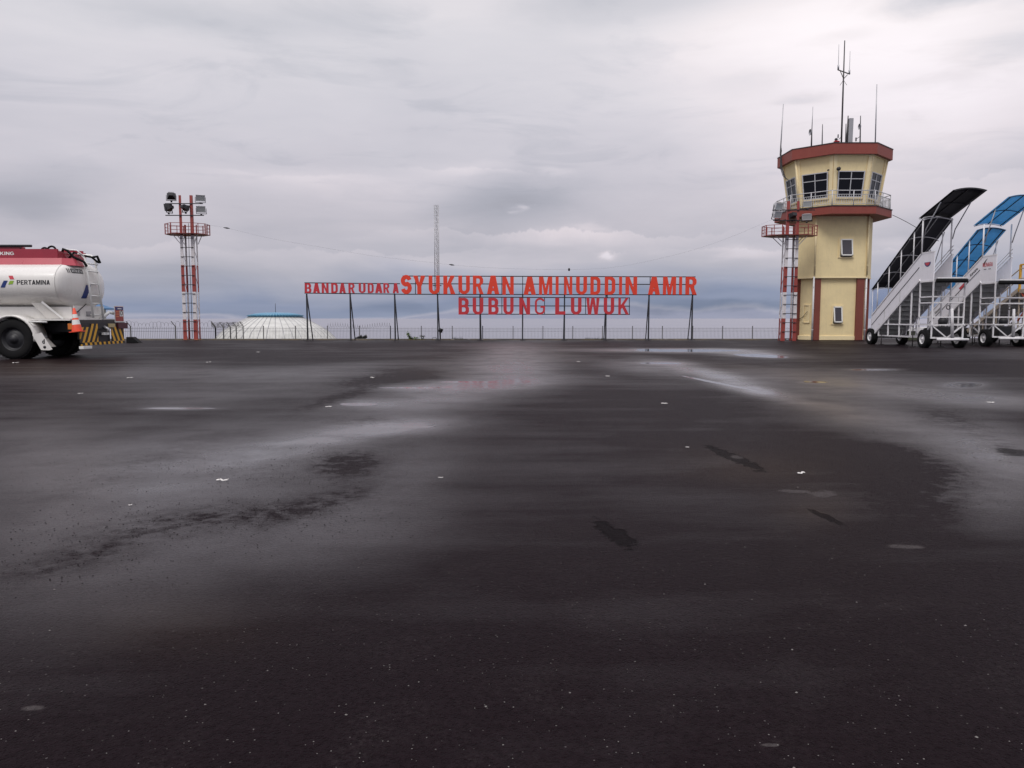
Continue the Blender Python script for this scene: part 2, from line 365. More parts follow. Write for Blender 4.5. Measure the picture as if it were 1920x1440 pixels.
def bold_outline(ch, t=.17):
    """closed outlines (holes too) of a bold condensed capital, height 1"""
    w = {'M': .76, 'W': .80, 'I': t, 'L': .50, 'E': .50, 'T': .56, 'J': .44, '1': .30, '-': .26, '/': .34}.get(ch, .60); h = 1.
    def dsh(x0, y0, x1, y1, r): return [(x0, y0)] + arc(x1 - r, y0 + r, r, r, -90, 0, 8) + arc(x1 - r, y1 - r, r, r, 0, 90, 8) + [(x0, y1)]
    if ch == 'I': return [[(0, 0), (t, 0), (t, 1), (0, 1)]], w
    if ch == 'L': return [[(0, 0), (w, 0), (w, t), (t, t), (t, 1), (0, 1)]], w
    if ch == 'E': return [[(0, 0), (w, 0), (w, t * .9), (t, t * .9), (t, .5 - t * .45), (w * .9, .5 - t * .45), (w * .9, .5 + t * .45), (t, .5 + t * .45), (t, 1 - t * .9), (w, 1 - t * .9), (w, 1), (0, 1)]], w
    if ch == 'T': return [[(w / 2 - t / 2, 0), (w / 2 + t / 2, 0), (w / 2 + t / 2, 1 - t), (w, 1 - t), (w, 1), (0, 1), (0, 1 - t), (w / 2 - t / 2, 1 - t)]], w
    if ch == '-': return [[(0, .42), (w, .42), (w, .42 + t), (0, .42 + t)]], w
    if ch == '/': return [[(0, 0), (t * .7, 0), (w, 1), (w - t * .7, 1)]], w
    if ch == '1': return [[(w - t, 0), (w, 0), (w, 1), (w - t, 1), (0, .8), (0, .65), (w - t, .75)]], w
    if ch == 'A':
        q = 1.12 * t; k = w / 2 - .55 * q; yb = .17; yt = yb + t * .8
        return [[(0, 0), (q, 0), (q + k * yb, yb), (w - q - k * yb, yb), (w - q, 0), (w, 0), (w - k, 1), (k, 1)], [(q + k * yt, yt), (w / 2, (w / 2 - q) / k), (w - q - k * yt, yt)]], w
    if ch == 'V':
        q = 1.12 * t; return [[(0, 1), (q, 1), (w / 2, .25), (w - q, 1), (w, 1), (w / 2 + q / 2, 0), (w / 2 - q / 2, 0)]], w
    if ch == 'M':
        c = w / 2; q = t * .92
        return [[(0, 0), (q, 0), (q, .66), (c - q * .45, 0), (c + q * .45, 0), (w - q, .66), (w - q, 0), (w, 0), (w, 1), (w - q * 1.35, 1), (c, .36), (q * 1.35, 1), (0, 1)]], w
    if ch == 'W':
        c = w / 2; q = t * .95; b = w * .25
        return [[(b - q * .5, 0), (b + q * .5, 0), (c, .66), (w - b - q * .5, 0), (w - b + q * .5, 0), (w, 1), (w - q, 1), (w - b - .0, .36), (c + q * .5, 1), (c - q * .5, 1), (b, .36), (q, 1), (0, 1)]], w
    if ch == 'N': return [[(0, 0), (t * .95, 0), (t * .95, .62), (w - t * 1.0, 0), (w, 0), (w, 1), (w - t * .95, 1), (w - t * .95, .38), (t * 1.0, 1), (0, 1)]], w
    if ch == 'Y': return [[(w / 2 - t / 2, 0), (w / 2 + t / 2, 0), (w / 2 + t / 2, .42), (w, 1), (w - t * 1.12, 1), (w / 2, .60), (t * 1.12, 1), (0, 1), (w / 2 - t / 2, .42)]], w
    if ch == 'K': return [[(0, 0), (t, 0), (t, .30), (t + .08, .42), (w - t * 1.2, 0), (w, 0), (t + .19, .58), (w - .02, 1), (w - t * 1.25, 1), (t, .56), (t, 1), (0, 1)]], w
    if ch == 'D': return [dsh(0, 0, w, 1, .27), dsh(t, t * .85, w - t, 1 - t * .85, .13)], w
    if ch == 'O': return [arc(w / 2, .5, w / 2, .5, 0, 349, 30), arc(w / 2, .5, w / 2 - t, .5 - t * .85, 0, 345, 24)], w
    if ch == 'U': return [[(0, 1)] + arc(w / 2, .29, w / 2, .29, 180, 360, 16) + [(w, 1), (w - t, 1)] + arc(w / 2, .29, w / 2 - t, .29 - t * .85, 360, 180, 14) + [(t, 1)]], w
    if ch == 'J': return [[(w, 1)] + arc(w / 2, .24, w / 2, .24, 0, -180, 14) + [(0, .34), (t, .34)] + arc(w / 2, .24, w / 2 - t, .24 - t * .85, 180, 360, 12) + [(w - t, 1)]], w
    if ch == 'P': return [[(0, 0), (t, 0), (t, .38)] + arc(w - .26, .38 + .26, .26, .26, -90, 0, 8) + arc(w - .26, 1 - .26, .26, .26, 0, 90, 8) + [(0, 1)], dsh(t, .38 + t * .8, w - t, 1 - t * .8, .11)], w
    if ch == 'R': return [[(0, 0), (t, 0), (t, .40), (w * .42, .40), (w - t * 1.1, 0), (w, 0), (w * .72, .43)] + arc(w - .24, .44 + .25, .22, .22, -60, 0, 6) + arc(w - .26, 1 - .26, .26 - .02, .26, 0, 90, 8) + [(0, 1)], dsh(t, .40 + t * .85, w - t - .02, 1 - t * .8, .10)], w
    if ch == 'B': return [[(0, 0)] + arc(w - .24, .24, .24, .24, -90, 0, 8) + [(w, .34)] + arc(w - .12, .36, .12, .13, 0, 60, 4) + arc(w - .14, .66, .12, .13, -60, 0, 4) + [(w - .02, .76)] + arc(w - .26, .76, .24, .24, 0, 90, 8) + [(0, 1)],
                             dsh(t, t * .85, w - t, .5 - t * .35, .10), dsh(t, .5 + t * .42, w - t - .03, 1 - t * .85, .09)], w
    if ch == 'S':
        r = w / 2 - t / 2; ry = .25 - t * .06; ty = t * .45
        c = arc(w / 2, 1 - ty - ry + .03, r, ry - .03, 15, 250, 16) + arc(w / 2, ty + ry - .02, r, ry - .01, 70, -165, 16)
        return [stroke(c, t)], w
    if ch == 'G':
        r = w / 2 - t / 2; c = arc(w / 2, 1 - t / 2 - .22, r, .22, 20, 180, 12) + arc(w / 2, t / 2 + .22, r, .22, 180, 355, 14) + [(w - t / 2, .46), (w * .55, .46)]
        return [stroke(c, t)], w
    return None
def glyph_bold(txt, t=.17, gap=.10):
    k = ('B', txt, t)
    if k in _gc: return _gc[k]
    cu = bpy.data.curves.new('glyph', 'CURVE'); cu.dimensions = '2D'; cu.fill_mode = 'BOTH'; x = 0
    for ch in txt:
        if ch == ' ': x += .32; continue
        outs, w = bold_outline(ch, t)
        for o in outs:
            sp = cu.splines.new('POLY'); sp.points.add(len(o) - 1); sp.use_cyclic_u = True
            for q, p in zip(sp.points, o): q.co = (p[0] + x, p[1], 0, 1)
        x += w + gap
    ob = bpy.data.objects.new('glyph', cu); COL.objects.link(ob)
    dg = bpy.context.evaluated_depsgraph_get(); dg.update()
    me = bpy.data.meshes.new_from_object(ob.evaluated_get(dg))
    vs = np.array([tuple(v.co) for v in me.vertices]); fs = [tuple(p.vertices) for p in me.polygons]
    COL.objects.unlink(ob); bpy.data.objects.remove(ob); bpy.data.curves.remove(cu); bpy.data.meshes.remove(me)
    _gc[k] = (vs, fs, vs.min(0), vs.max(0)); return _gc[k]
def text_mesh(txt, fn, w, h, depth=0., bold=.02):
    """text filling 0..w by 0..h, each point sent through fn(x, y, d) to the world"""
    vs, fs, mn, mx = glyph_bold(txt, abs(bold)) if bold < 0 else glyph(txt, bold)
    mb = MB(); sx, sy = w / (mx[0] - mn[0]), h / (mx[1] - mn[1])
    P = [((x - mn[0]) * sx, (y - mn[1]) * sy) for x, y, _ in vs]
    if depth <= 0:
        return mb.add([fn(x, y, 0.) for x, y in P], fs)
    n = len(P); V = [fn(x, y, 0.) for x, y in P] + [fn(x, y, depth) for x, y in P]
    FF = list(fs) + [tuple(i + n for i in f)[::-1] for f in fs]
    cnt = {}
    for f in fs:
        for i in range(len(f)):
            e = (f[i], f[(i + 1) % len(f)]); cnt[e] = cnt.get(e, 0) + 1
    for (a, b) in cnt:
        if (b, a) not in cnt: FF.append((a, a + n, b + n, b))
    return mb.add(V, FF)
def copy_tree(o, parent=None):
    c = o.copy(); COL.objects.link(c); c.parent = parent
    for ch in list(o.children): copy_tree(ch, c)
    return c

# ================================================================== SETTING
EDGE = 39.9
# ---- apron: one sheet of wet asphalt
def wet_fields(X, Y):
    """ground wetness (0 damp .. 1 standing film) and ochre silt, from where the water lies on the apron"""
    Ys = np.maximum(Y, 1.25); U = 960 + F * X / Ys; V = HZ + F * CH / Ys
    def blob(u, v, su, sv, k=0.): 
        vv = V - v - (U - u) * k
        return np.exp(-((U - u) / su) ** 2 - (vv / sv) ** 2)
    wet = np.zeros_like(X); silt = np.zeros_like(X); grit = np.zeros_like(X)
    for b in [(960, 690, 75, 30, 0, .75), (880, 722, 150, 9, -.05, .8), (830, 745, 130, 22, -.12, .62), (745, 800, 110, 15, -.05, .85), (590, 830, 150, 20, -.18, .65),
              (330, 766, 60, 2.4, 0, .8), (960, 655, 60, 12, 0, .35), (400, 860, 260, 60, -.12, .44), (230, 930, 300, 75, -.15, .40), (760, 890, 90, 40, -.3, .22),
              (60, 850, 150, 60, 0, .35), (80, 1080, 260, 120, -.1, .30), (420, 1020, 300, 90, -.15, .28), (640, 1000, 200, 80, -.2, .2),
              (1290, 657, 95, 3.2, .0, 1.1), (1420, 664, 70, 6, .05, .9), (1245, 681, 45, 2.5, .02, .9), (1330, 700, 90, 9, .22, .75), (1420, 733, 80, 9, .22, .9), (1210, 690, 90, 12, .1, .35),
              (1640, 693, 40, 1.6, 0, .8), (1600, 720, 220, 22, .05, .38), (1800, 745, 170, 14, .08, .62), (1700, 800, 200, 36, .22, .46), (1890, 860, 110, 55, .3, .60), (1860, 930, 100, 60, .2, .30),
              (1810, 722, 35, 5, 0, .9), (1530, 716, 22, 2, 0, .8), (250, 700, 200, 18, -.04, .15), (560, 700, 240, 14, -.04, .26), (420, 740, 260, 22, -.06, .18),
              (1220, 656, 150, 3, 0, .4), (690, 757, 60, 8, 0, .6), (1840, 660, 140, 8, 0, .18)]:
        wet += b[5] * blob(*b[:5])
    for b in [(1560, 768, 90, 16, .2, 1.), (1500, 705, 200, 12, .12, .7), (1400, 880, 150, 35, .05, .5), (60, 690, 120, 16, 0, .6), (1020, 665, 90, 20, 0, .4),
              (840, 690, 90, 30, 0, .35), (1540, 960, 70, 30, 0, .4), (300, 1190, 200, 60, 0, .25), (1900, 1400, 120, 40, 0, 0)]:
        silt += b[5] * blob(*b[:5])
    for b in [(640, 870, 60, 26, 0, 1.), (560, 960, 130, 22, -.25, .9), (330, 980, 170, 24, -.12, .85), (140, 1050, 140, 30, -.3, .8), (470, 890, 90, 18, 0, .5), (250, 880, 180, 22, -.3, .5),
              (640, 745, 80, 9, -.3, .6), (700, 790, 60, 5, 0, .7), (1810, 800, 90, 20, .35, .6), (1890, 845, 40, 12, .3, .9), (1720, 870, 120, 30, .2, .6), (1760, 930, 100, 50, .1, .5),
              (680, 715, 60, 12, -.1, .5), (760, 700, 60, 14, 0, .5)]:
        grit += b[5] * blob(*b[:5])
    return np.clip(wet * .92, 0, 1.1), np.clip(silt, 0, 1), np.clip(grit, 0, 1)
def apron():
    ys = [-14, -8, -4, -1, 0.5, 1.3]; 
    v = HZ + F * CH / 1.45
    while v > HZ + F * CH / EDGE:
        ys.append(F * CH / (v - HZ)); d = v - HZ; v -= max(1.3, min(9., d * .022))
    ys.append(EDGE); ys += [41.2, 42.4]
    ys = np.array(sorted(set(round(float(y), 4) for y in ys)))
    # columns as angles, fanned from nowhere in particular: fine near the middle
    nx = 330
    verts = []; faces = []
    tx = np.tan(np.linspace(-math.atan(1.35), math.atan(1.35), nx))
    rows = []
    for y in ys:
        w = max(y, 9.) 
        rows.append(np.stack([tx * w * 1.0 + 0 * tx, np.full(nx, y), np.zeros(nx)], 1))
    # the last rows exist only on the right, under and beside the tower
    V = np.concatenate(rows)
    for i in range(len(ys) - 1):
        for k in range(nx - 1):
            a = i * nx + k
            if ys[i] >= EDGE - 1e-3 and V[a][0] < 14.45: continue
            faces.append((a, a + 1, a + 1 + nx, a + nx))
    me = bpy.data.meshes.new('apron'); me.from_pydata(V.tolist(), [], faces); me.update()
    w, s, gt = wet_fields(V[:, 0], V[:, 1])
    for nm, arr in (('wet', w), ('silt', s), ('grit', gt)):
        at_ = me.attributes.new(nm, 'FLOAT', 'POINT'); at_.data.foreach_set('value', arr.astype(np.float32))
    o = bpy.data.objects.new('apron', me); COL.objects.link(o); tag(o, 'wet dark asphalt aircraft apron', 'asphalt', kind='structure')
    mt = bpy.data.materials.new('wet_asphalt'); mt.use_nodes = True; t = mt.node_tree; t.nodes.clear(); g = NG(t)
    out = g.n('ShaderNodeOutputMaterial'); b = g.n('ShaderNodeBsdfPrincipled'); t.links.new(b.outputs[0], out.inputs[0])
    P = g.n('ShaderNodeNewGeometry').outputs['Position']
    att = lambda n: g.n('ShaderNodeAttribute', attribute_name=n).outputs['Fac']
    wet, silt, grit = att('wet'), att('silt'), att('grit')
    big = g.noise(P, .22, 6, .6, .5); mid = g.noise(P, 1.3, 6, .62, .3); fine = g.noise(P, 38., 4, .65); grain = g.noise(P, 140., 3, .7)
    str_ = g.noise(g.vm('MULTIPLY', P, (.22, 1.7, 1.)), 1.0, 5, .6, .2)
    w1 = g.m('ADD', g.m('MULTIPLY', wet, g.mr(mid, .2, .6, .45, 1.15)), g.m('MULTIPLY', g.m('SUBTRACT', str_, .5), .22))
    w1 = g.m('ADD', w1, g.m('MULTIPLY', g.m('SUBTRACT', big, .5), .35))
    w1 = g.m('SUBTRACT', w1, g.m('MULTIPLY', grit, g.mr(g.noise(P, 9., 4, .7), .38, .66, .10, .50)))
    wv = g.mr(w1, .0, .95)
    vor = g.n('ShaderNodeTexVoronoi', feature='F1'); g.put(vor.inputs['Vector'], P); vor.inputs['Scale'].default_value = 85.
    stone = g.mr(vor.outputs['Distance'], .08, .45)
    base = g.mix(g.mr(fine, .35, .68), (.0058, .0028, .0040), (.0125, .0072, .0096))
    base = g.mix(g.mr(mid, .3, .7, 0., .5), base, (.0070, .0036, .0050))
    worn_ = g.m('MULTIPLY', g.mr(g.noise(P, 2.1, 7, .72, .6), .50, .66), g.mr(g.noise(P, 60., 4, .75), .46, .62))
    base = g.mix(g.m('MULTIPLY', worn_, .45), base, (.034, .028, .029))
    # sparse pale chips showing in the aggregate
    vc = g.n('ShaderNodeTexVoronoi', feature='F1'); g.put(vc.inputs['Vector'], P); vc.inputs['Scale'].default_value = 36.
    chip = g.m('MULTIPLY', g.m('LESS_THAN', vc.outputs['Distance'], .11), g.m('GREATER_THAN', g.sep(vc.outputs['Color'])[0], .92))
    base = g.mix(g.m('MULTIPLY', chip, .5), base, (.14, .13, .13))
    base = g.mix(g.m('MULTIPLY', silt, g.mr(mid, .25, .7, .2, .6)), base, (.06, .040, .027))
    base = g.mix(g.mr(wv, .5, 1., 0., .45), base, (.010, .009, .010))
    en1 = g.noise(P, 9., 6, .78); en2 = g.noise(P, 3.2, 5, .65)
    px, py, pz = g.sep(P)[0:3]
    def mark(u, v, a, bb, sl=0., rag=1.7, soft=.35, far=False):
        c = gr(u, v); n_ = math.hypot(1, sl); e1 = (gr(u + a / n_, v + a * sl / n_) - gr(u - a / n_, v - a * sl / n_)) / 2; e2 = (gr(u, v + bb) - gr(u, v - bb)) / 2
        D_ = e1.x * e2.y - e2.x * e1.y; X_ = g.m('SUBTRACT', px, c.x); Y_ = g.m('SUBTRACT', py, c.y)
        q1 = g.m('MULTIPLY_ADD', X_, e2.y / D_, g.m('MULTIPLY', Y_, -e2.x / D_)); q2 = g.m('MULTIPLY_ADD', X_, -e1.y / D_, g.m('MULTIPLY', Y_, e1.x / D_))
        q = g.m('SQRT', g.m('ADD', g.m('MULTIPLY', q1, q1), g.m('MULTIPLY', q2, q2)))
        q = g.m('ADD', q, g.m('MULTIPLY', g.m('SUBTRACT', en2 if far else en1, .5), rag * 2))
        return g.mr(q, 1. + soft / 2, 1. - soft / 2, 0., 1., True)
    def union(L):
        m_ = L[0]
        for k_ in L[1:]: m_ = g.m('MAXIMUM', m_, k_)
        return m_
    hole = union([mark(1151, 1001, 38, 15, .55), mark(1375, 858, 48, 7, .40), mark(1550, 970, 30, 4.5, .42), mark(1902, 848, 34, 6, .12)])
    smear = union([mark(1380, 856.5, 11, 3, .1), mark(1492, 921, 32, 2.8, .05), mark(1545, 926, 27, 5.5, .02), mark(1697, 1025, 30, 3.5, .03, 1.2, .7), mark(62, 1328, 22, 5, -.1, 1.4, .6), mark(1442, 1397, 16, 3, 0, 1.4, .5)])
    film = union([mark(u_, v_, a_, b_, s_, .5, .25, True) for u_, v_, a_, b_, s_ in ((1290, 657.3, 100, 2.4, 0), (1240, 681, 40, 1.5, 0), (1640, 693.4, 42, 1.2, 0), (335, 765.5, 64, 1.5, 0), (878, 716, 58, 1.6, 0), (1812, 722, 28, 4, 0), (1527, 716, 20, 1.6, .05), (1425, 667, 50, 3, .05), (672, 758, 34, 3, 0), (1215, 655, 24, 1., 0), (780, 727, 62, 1.6, 0), (760, 800, 60, 2.2, 0), (1340, 717, 70, 1.8, .2))])
    base = g.mix(g.m('MULTIPLY', hole, .72), base, (.0030, .0018, .0024))
    base = g.mix(g.m('MULTIPLY', smear, g.mr(fine, .3, .6, .35, .9)), base, (.060, .052, .053))
    wv = g.m('MAXIMUM', g.m('MULTIPLY', wv, g.m('SUBTRACT', 1., g.m('MULTIPLY', hole, .8))), g.m('MULTIPLY', film, 1.15))
    wv = g.m('MULTIPLY', wv, g.m('SUBTRACT', 1., smear))
    g.put(b.inputs['Base Color'], base)
    g.put(b.inputs['Roughness'], g.m('MAXIMUM', g.mr(wv, 0., 1., .50, .15), .15))
    g.put(b.inputs['Roughness'], g.m('SUBTRACT', g.mr(wv, 0., 1., .50, .15), g.m('MULTIPLY', film, .12)))
    g.put(b.inputs['Specular IOR Level'], g.m('MULTIPLY', g.mr(wv, 0., .8, .035, .95), g.m('SUBTRACT', 1., g.m('MULTIPLY', hole, .5))))
    b.inputs['Specular Tint'].default_value = (1., .90, .955, 1)
    bn = g.n('ShaderNodeBump'); bn.inputs['Distance'].default_value = .012
    g.put(bn.inputs['Strength'], g.mr(wv, .15, .9, .75, .06)); 
    g.put(bn.inputs['Height'], g.m('ADD', g.m('SUBTRACT', g.m('MULTIPLY', stone, .5), g.m('MULTIPLY', hole, 3.2)), g.m('ADD', g.m('MULTIPLY', grain, .4), g.m('MULTIPLY', fine, .6))))
    g.put(b.inputs['Normal'], bn.outputs[0])
    me.materials.append(mt)
apron()

M_patch = pm('asphalt_crumb', (.006, .0045, .005), .9, var=.6, scale=8, spec=.1)
# painted edge line, kerb, and the ground falling away to the sea
def strip(name, x0, x1, y0, y1, z0, z1, mat, **k):
    return tag(MB().box((x0, y0, z0), (x1, y1, z1)).build(name, mat), **k)
def worn(g, oc):
    n = g.noise(oc, 1.1, 6, .65); m = g.mr(n, .42, .58)
    return g.mix(m, (.055, .045, .038), (.42, .28, .06))
M_line = pm('worn_yellow_line', None, .75, extra=worn, var=.2)
bmk = MB(); bmk.quad((-32, 38.95, .004), (13.4, 38.95, .004), (13.4, 39.2, .004), (-32, 39.2, .004))
tag(bmk.build('edge_line', M_line), 'worn yellow line along the apron edge', 'road marking', kind='structure')
strip('kerb', -60, 14.4, EDGE, EDGE + .25, -.6, .035, M_kerb, kind='structure', label='dark kerb at the edge of the apron', cat='kerb')
# hillside
def hillside():
    mb = MB(); prof = [(EDGE + .25, -.12), (42, -.35), (44, -1.3), (62, -1.75), (75, -4.5), (95, -9.5), (130, -10.5), (175, -19), (220, -31)]
    xs = np.linspace(-260, 260, 105); vs = []; fs = []
    rnd = random.Random(3)
    for j, (y, z) in enumerate(prof):
        for x in xs:
            amp = min(.8, abs(z) * .08) if j > 3 else 0
            vs.append((x, y + (rnd.random() - .5) * (2 if j > 4 else 0), z + (rnd.random() - .5) * amp))
    n = len(xs)
    for j in range(len(prof) - 1):
        for k in range(n - 1):
            fs.append((j * n + k, j * n + k + 1, (j + 1) * n + k + 1, (j + 1) * n + k))
    mb.add(vs, fs, True)
    def gcol(g, oc):
        return g.mix(g.mr(g.noise(oc, .35, 7, .65), .4, .6), (.05, .07, .022), (.11, .085, .05))
    mt = pm('grassy_slope', None, .95, extra=gcol, var=.4, bump=.6, bscale=8)
    tag(mb.build('hillside', mt), 'grassy ground falling to the shore', 'hillside', kind='structure')
hillside()
def sea():
    mb = MB(); z = -24.; ys = [180, 400, 1000, 3000, 10000, 30000, 110000]
    for a, b in zip(ys, ys[1:]):
        mb.quad((-b * 1.6, a, z), (b * 1.6, a, z), (b * 1.6, b, z), (-b * 1.6, b, z))
    mt = bpy.data.materials.new('sea_water'); mt.use_nodes = True; t = mt.node_tree; t.nodes.clear(); g = NG(t)
    out = g.n('ShaderNodeOutputMaterial'); b = g.n('ShaderNodeBsdfPrincipled'); t.links.new(b.outputs[0], out.inputs[0])
    P = g.n('ShaderNodeNewGeometry').outputs['Position']
    n = g.noise(g.vm('MULTIPLY', P, (.0006, .003, 1.)), 1., 6, .6, .3)
    g.put(b.inputs['Base Color'], g.mix(g.mr(n, .3, .7), (.22, .225, .28), (.25, .25, .30)))
    b.inputs['Roughness'].default_value = .42; b.inputs['IOR'].default_value = 1.33
    bn = g.n('ShaderNodeBump'); bn.inputs['Strength'].default_value = .35; bn.inputs['Distance'].default_value = .6
    g.put(bn.inputs['Height'], g.noise(g.vm('MULTIPLY', P, (.05, .14, 1.)), 1., 5, .6)); g.put(b.inputs['Normal'], bn.outputs[0])
    tag(mb.build('sea', mt, fixn=False), 'calm pale grey sea', 'sea', kind='structure')
sea()

# ================================================================== THINGS
# ---------------------------------------------------------------- perimeter fence
M_fence = pm('fence_wire', (.11, .11, .12), .6, .2, var=.3, dirt=.4, dirtcol=(.10, .06, .04))
M_fpost = pm('fence_post', (.10, .10, .105), .6, var=.4, dirt=.4, dirtcol=(.13, .09, .07))
def fence(name, pts, label, zb, zt, arms, group, razor=True, spacing=.105, wire=.011):
    th = thing(name, (pts[0][0], pts[0][1], zb), label, 'fence', group)
    rnd = random.Random(len(pts) * 7)
    for i, p in enumerate(pts):
        m = MB().bar((p[0], p[1], zb), (p[0], p[1], zt + (.04 if arms else .12)), .06)
        if arms: m.bar((p[0], p[1], zt + .02), (p[0] + arms[0], p[1] + arms[1], zt + .33), .045)
        m.build('post', M_fpost, th)
    for a, b in zip(pts, pts[1:]):
        a = Vector((*a, 0)); b = Vector((*b, 0)); L = (b - a).length; n = int(L / spacing); m = MB()
        for k in range(1, n):
            p = a.lerp(b, k / n); m.bar((p.x, p.y, zb + .05), (p.x, p.y, zt), wire, wire)
        for z in (zb + .1, zb + .6, zb + 1.1, zt - .28, zt - .1): m.bar((a.x, a.y, z), (b.x, b.y, z), .014)
        m.build('mesh_panel', M_fence, th)
    if razor:
        m = MB(); off = Vector((arms[0], arms[1], 0)) * .6 if arms else Vector((0, 0, 0))
        for a, b in zip(pts, pts[1:]):
            a = Vector((*a, zt + .18)) + off; b = Vector((*b, zt + .18)) + off; L = (b - a).length; d = (b - a).normalized(); s_ = d.cross(Vector((0, 0, 1)))
            turns = int(L / .22); P = []; q1, q2 = rnd.random() * 9, rnd.random() * 9
            for k in range(turns * 10 + 1):
                t = k / (turns * 10); an = k / 10 * 2 * math.pi; r = .13 + .05 * math.sin(k * .083 + q1) + .03 * math.sin(k * .31 + q2)
                P.append(a.lerp(b, t) + s_ * (r * math.cos(an)) + Vector((0, 0, r * math.sin(an) - .05 * math.sin(math.pi * t))))
            m.tube(P, .007, 3, False)
        m.build('razor_wire', M_fence, th)
    return th
ZB = -1.6
xA = [xx(u, 620, 45.5) for u in (-70, 6, 86, 166, 245, 329, 404)]
fence('perimeter_fence', [(x, 45.5) for x in xA], 'near length of grey mesh fence with slanted arms behind the fuel truck', ZB, .60, (-.22, -.05), 'grey perimeter fences')
turn = [(xA[-1], 45.5)] + [(xx(u, 620, Y), Y) for u, Y in ((419, 48.2), (432, 51.), (443, 53.8), (456, 56.7))]
fence('perimeter_fence', turn, 'short length of mesh fence running back in front of the white dome', ZB, .52, (-.24, 0), 'grey perimeter fences', spacing=.3, wire=.008)
us = [456, 494, 554, 614, 674, 732, 790, 848, 905, 962, 1018, 1074]
far1 = [(xx(u, 620, 57 + i * .12), 57 + i * .12) for i, u in enumerate(us)]
fence('perimeter_fence', far1[:6], 'mesh fence behind the left end of the red sign', ZB, .43, None, 'grey perimeter fences', razor=False)
fence('perimeter_fence', far1[5:9], 'mesh fence with coiled wire behind the small green plant', ZB, .42, None, 'grey perimeter fences', razor=False)
us2 = [905, 962, 1018, 1074, 1130, 1186, 1242, 1299, 1355, 1411, 1466, 1522, 1578, 1634, 1690, 1748, 1806, 1864, 1922, 1980]
far2 = [(xx(u, 620, 58 + i * .15), 58 + i * .15) for i, u in enumerate(us2)]
far2[0] = far1[8]
fence('perimeter_fence', far2, 'long mesh fence between the red sign and the control tower, before the sea', ZB, .40, None, 'grey perimeter fences', razor=False)
m = MB()
for a, b, s0, s1 in ((far1[3], far1[5], 620, 740),):
    a = Vector((*a, .55)); b = Vector((*b, .55)); P = []
    for k in range(260):
        t = k / 259; an = k * .62; P.append(a.lerp(b, t) + Vector((0, .15 * math.cos(an), .17 * math.sin(an) + .08 * math.sin(t * 9))))
    m.tube(P, .008, 3, False)
wr = m.build('razor_wire_coil', M_fence, None, origin=tuple(a)); tag(wr, 'loose coil of razor wire on top of the fence behind the sign', 'razor wire')

# ---------------------------------------------------------------- white dome
def dome():
    D = 110.; cx = xx(517, 600, D); c0 = Vector((cx, D, 0))
    th = thing('domed_hall', (cx, D, -11), 'low white ribbed dome with a flat blue cap behind the fence', 'dome')
    def wid(u0, u1): return (u1 - u0) / F * D / 2
    prof = [(zz(593, D), 3.55), (zz(597, D), 4.08), (zz(603, D), 5.02), (zz(612, D), 6.32), (zz(622, D), 7.45), (zz(632, D), 8.2), (zz(638, D), 8.65), (-3.2, 9.4), (-4.6, 10.1), (-6.5, 10.8)]
    def dcol(g, oc):
        x, y, z = g.sep(oc)[0:3]
        a = g.m('ARCTAN2', y, x); fr = g.m('FRACT', g.m('MULTIPLY', a, 44 / (2 * math.pi))); seam = g.m('LESS_THAN', fr, .07)
        zf = g.m('FRACT', g.m('MULTIPLY', z, 1.15)); seam2 = g.m('LESS_THAN', zf, .045)
        n = g.noise(g.vm('MULTIPLY', oc, (.7, .7, 2.2)), 1.2, 6, .65)
        c = g.mix(g.mr(n, .42, .68), (.56, .56, .54), (.44, .44, .42))
        return g.mix(g.m('MULTIPLY', g.m('MAXIMUM', seam, g.m('MULTIPLY', seam2, .4)), .7), c, (.20, .20, .20))
    md = pm('dome_panels', None, .6, extra=dcol, var=.08)
    MB().lathe([(r, z) for z, r in prof][::-1], c0, n=88).build('shell', md, th)
    ribs = MB()
    for k in range(44):
        a = 2 * math.pi * k / 44; ribs.tube([c0 + Vector((r * 1.002 * math.cos(a), r * 1.002 * math.sin(a), z + .01)) for z, r in prof], .035, 4)
    ribs.build('rib', M_alu, th)
    MB().lathe([(10.8, -6.5), (10.8, -11)], c0, n=64).build('drum_wall', M_blueclad, th)
    def rcol(g, oc):
        x, y, z = g.sep(oc)[0:3]; a = g.m('ARCTAN2', y, x); fr = g.m('FRACT', g.m('MULTIPLY', a, 60 / (2 * math.pi)))
        return g.mix(g.m('LESS_THAN', fr, .25), (.035, .17, .30), (.16, .38, .52))
    mr_ = pm('dome_cap_sheet', None, .4, extra=rcol, var=.15)
    zt = zz(585.5, D)
    MB().lathe([(3.72, zz(594, D)), (4.0, zz(591.5, D)), (3.0, zz(588.2, D)), (1.8, zz(586.2, D)), (.02, zt)], c0, n=60).build('roof_cap', mr_, th)
    MB().lathe([(3.5, zz(595.5, D)), (3.62, zz(592.5, D))], c0, n=60).build('louvre_ring', M_black, th)
    MB().tube([c0 + Vector((0, 0, zt)), c0 + Vector((0, 0, zz(569, D)))], .035, 5).build('lightning_rod', M_cablem, th)
dome()

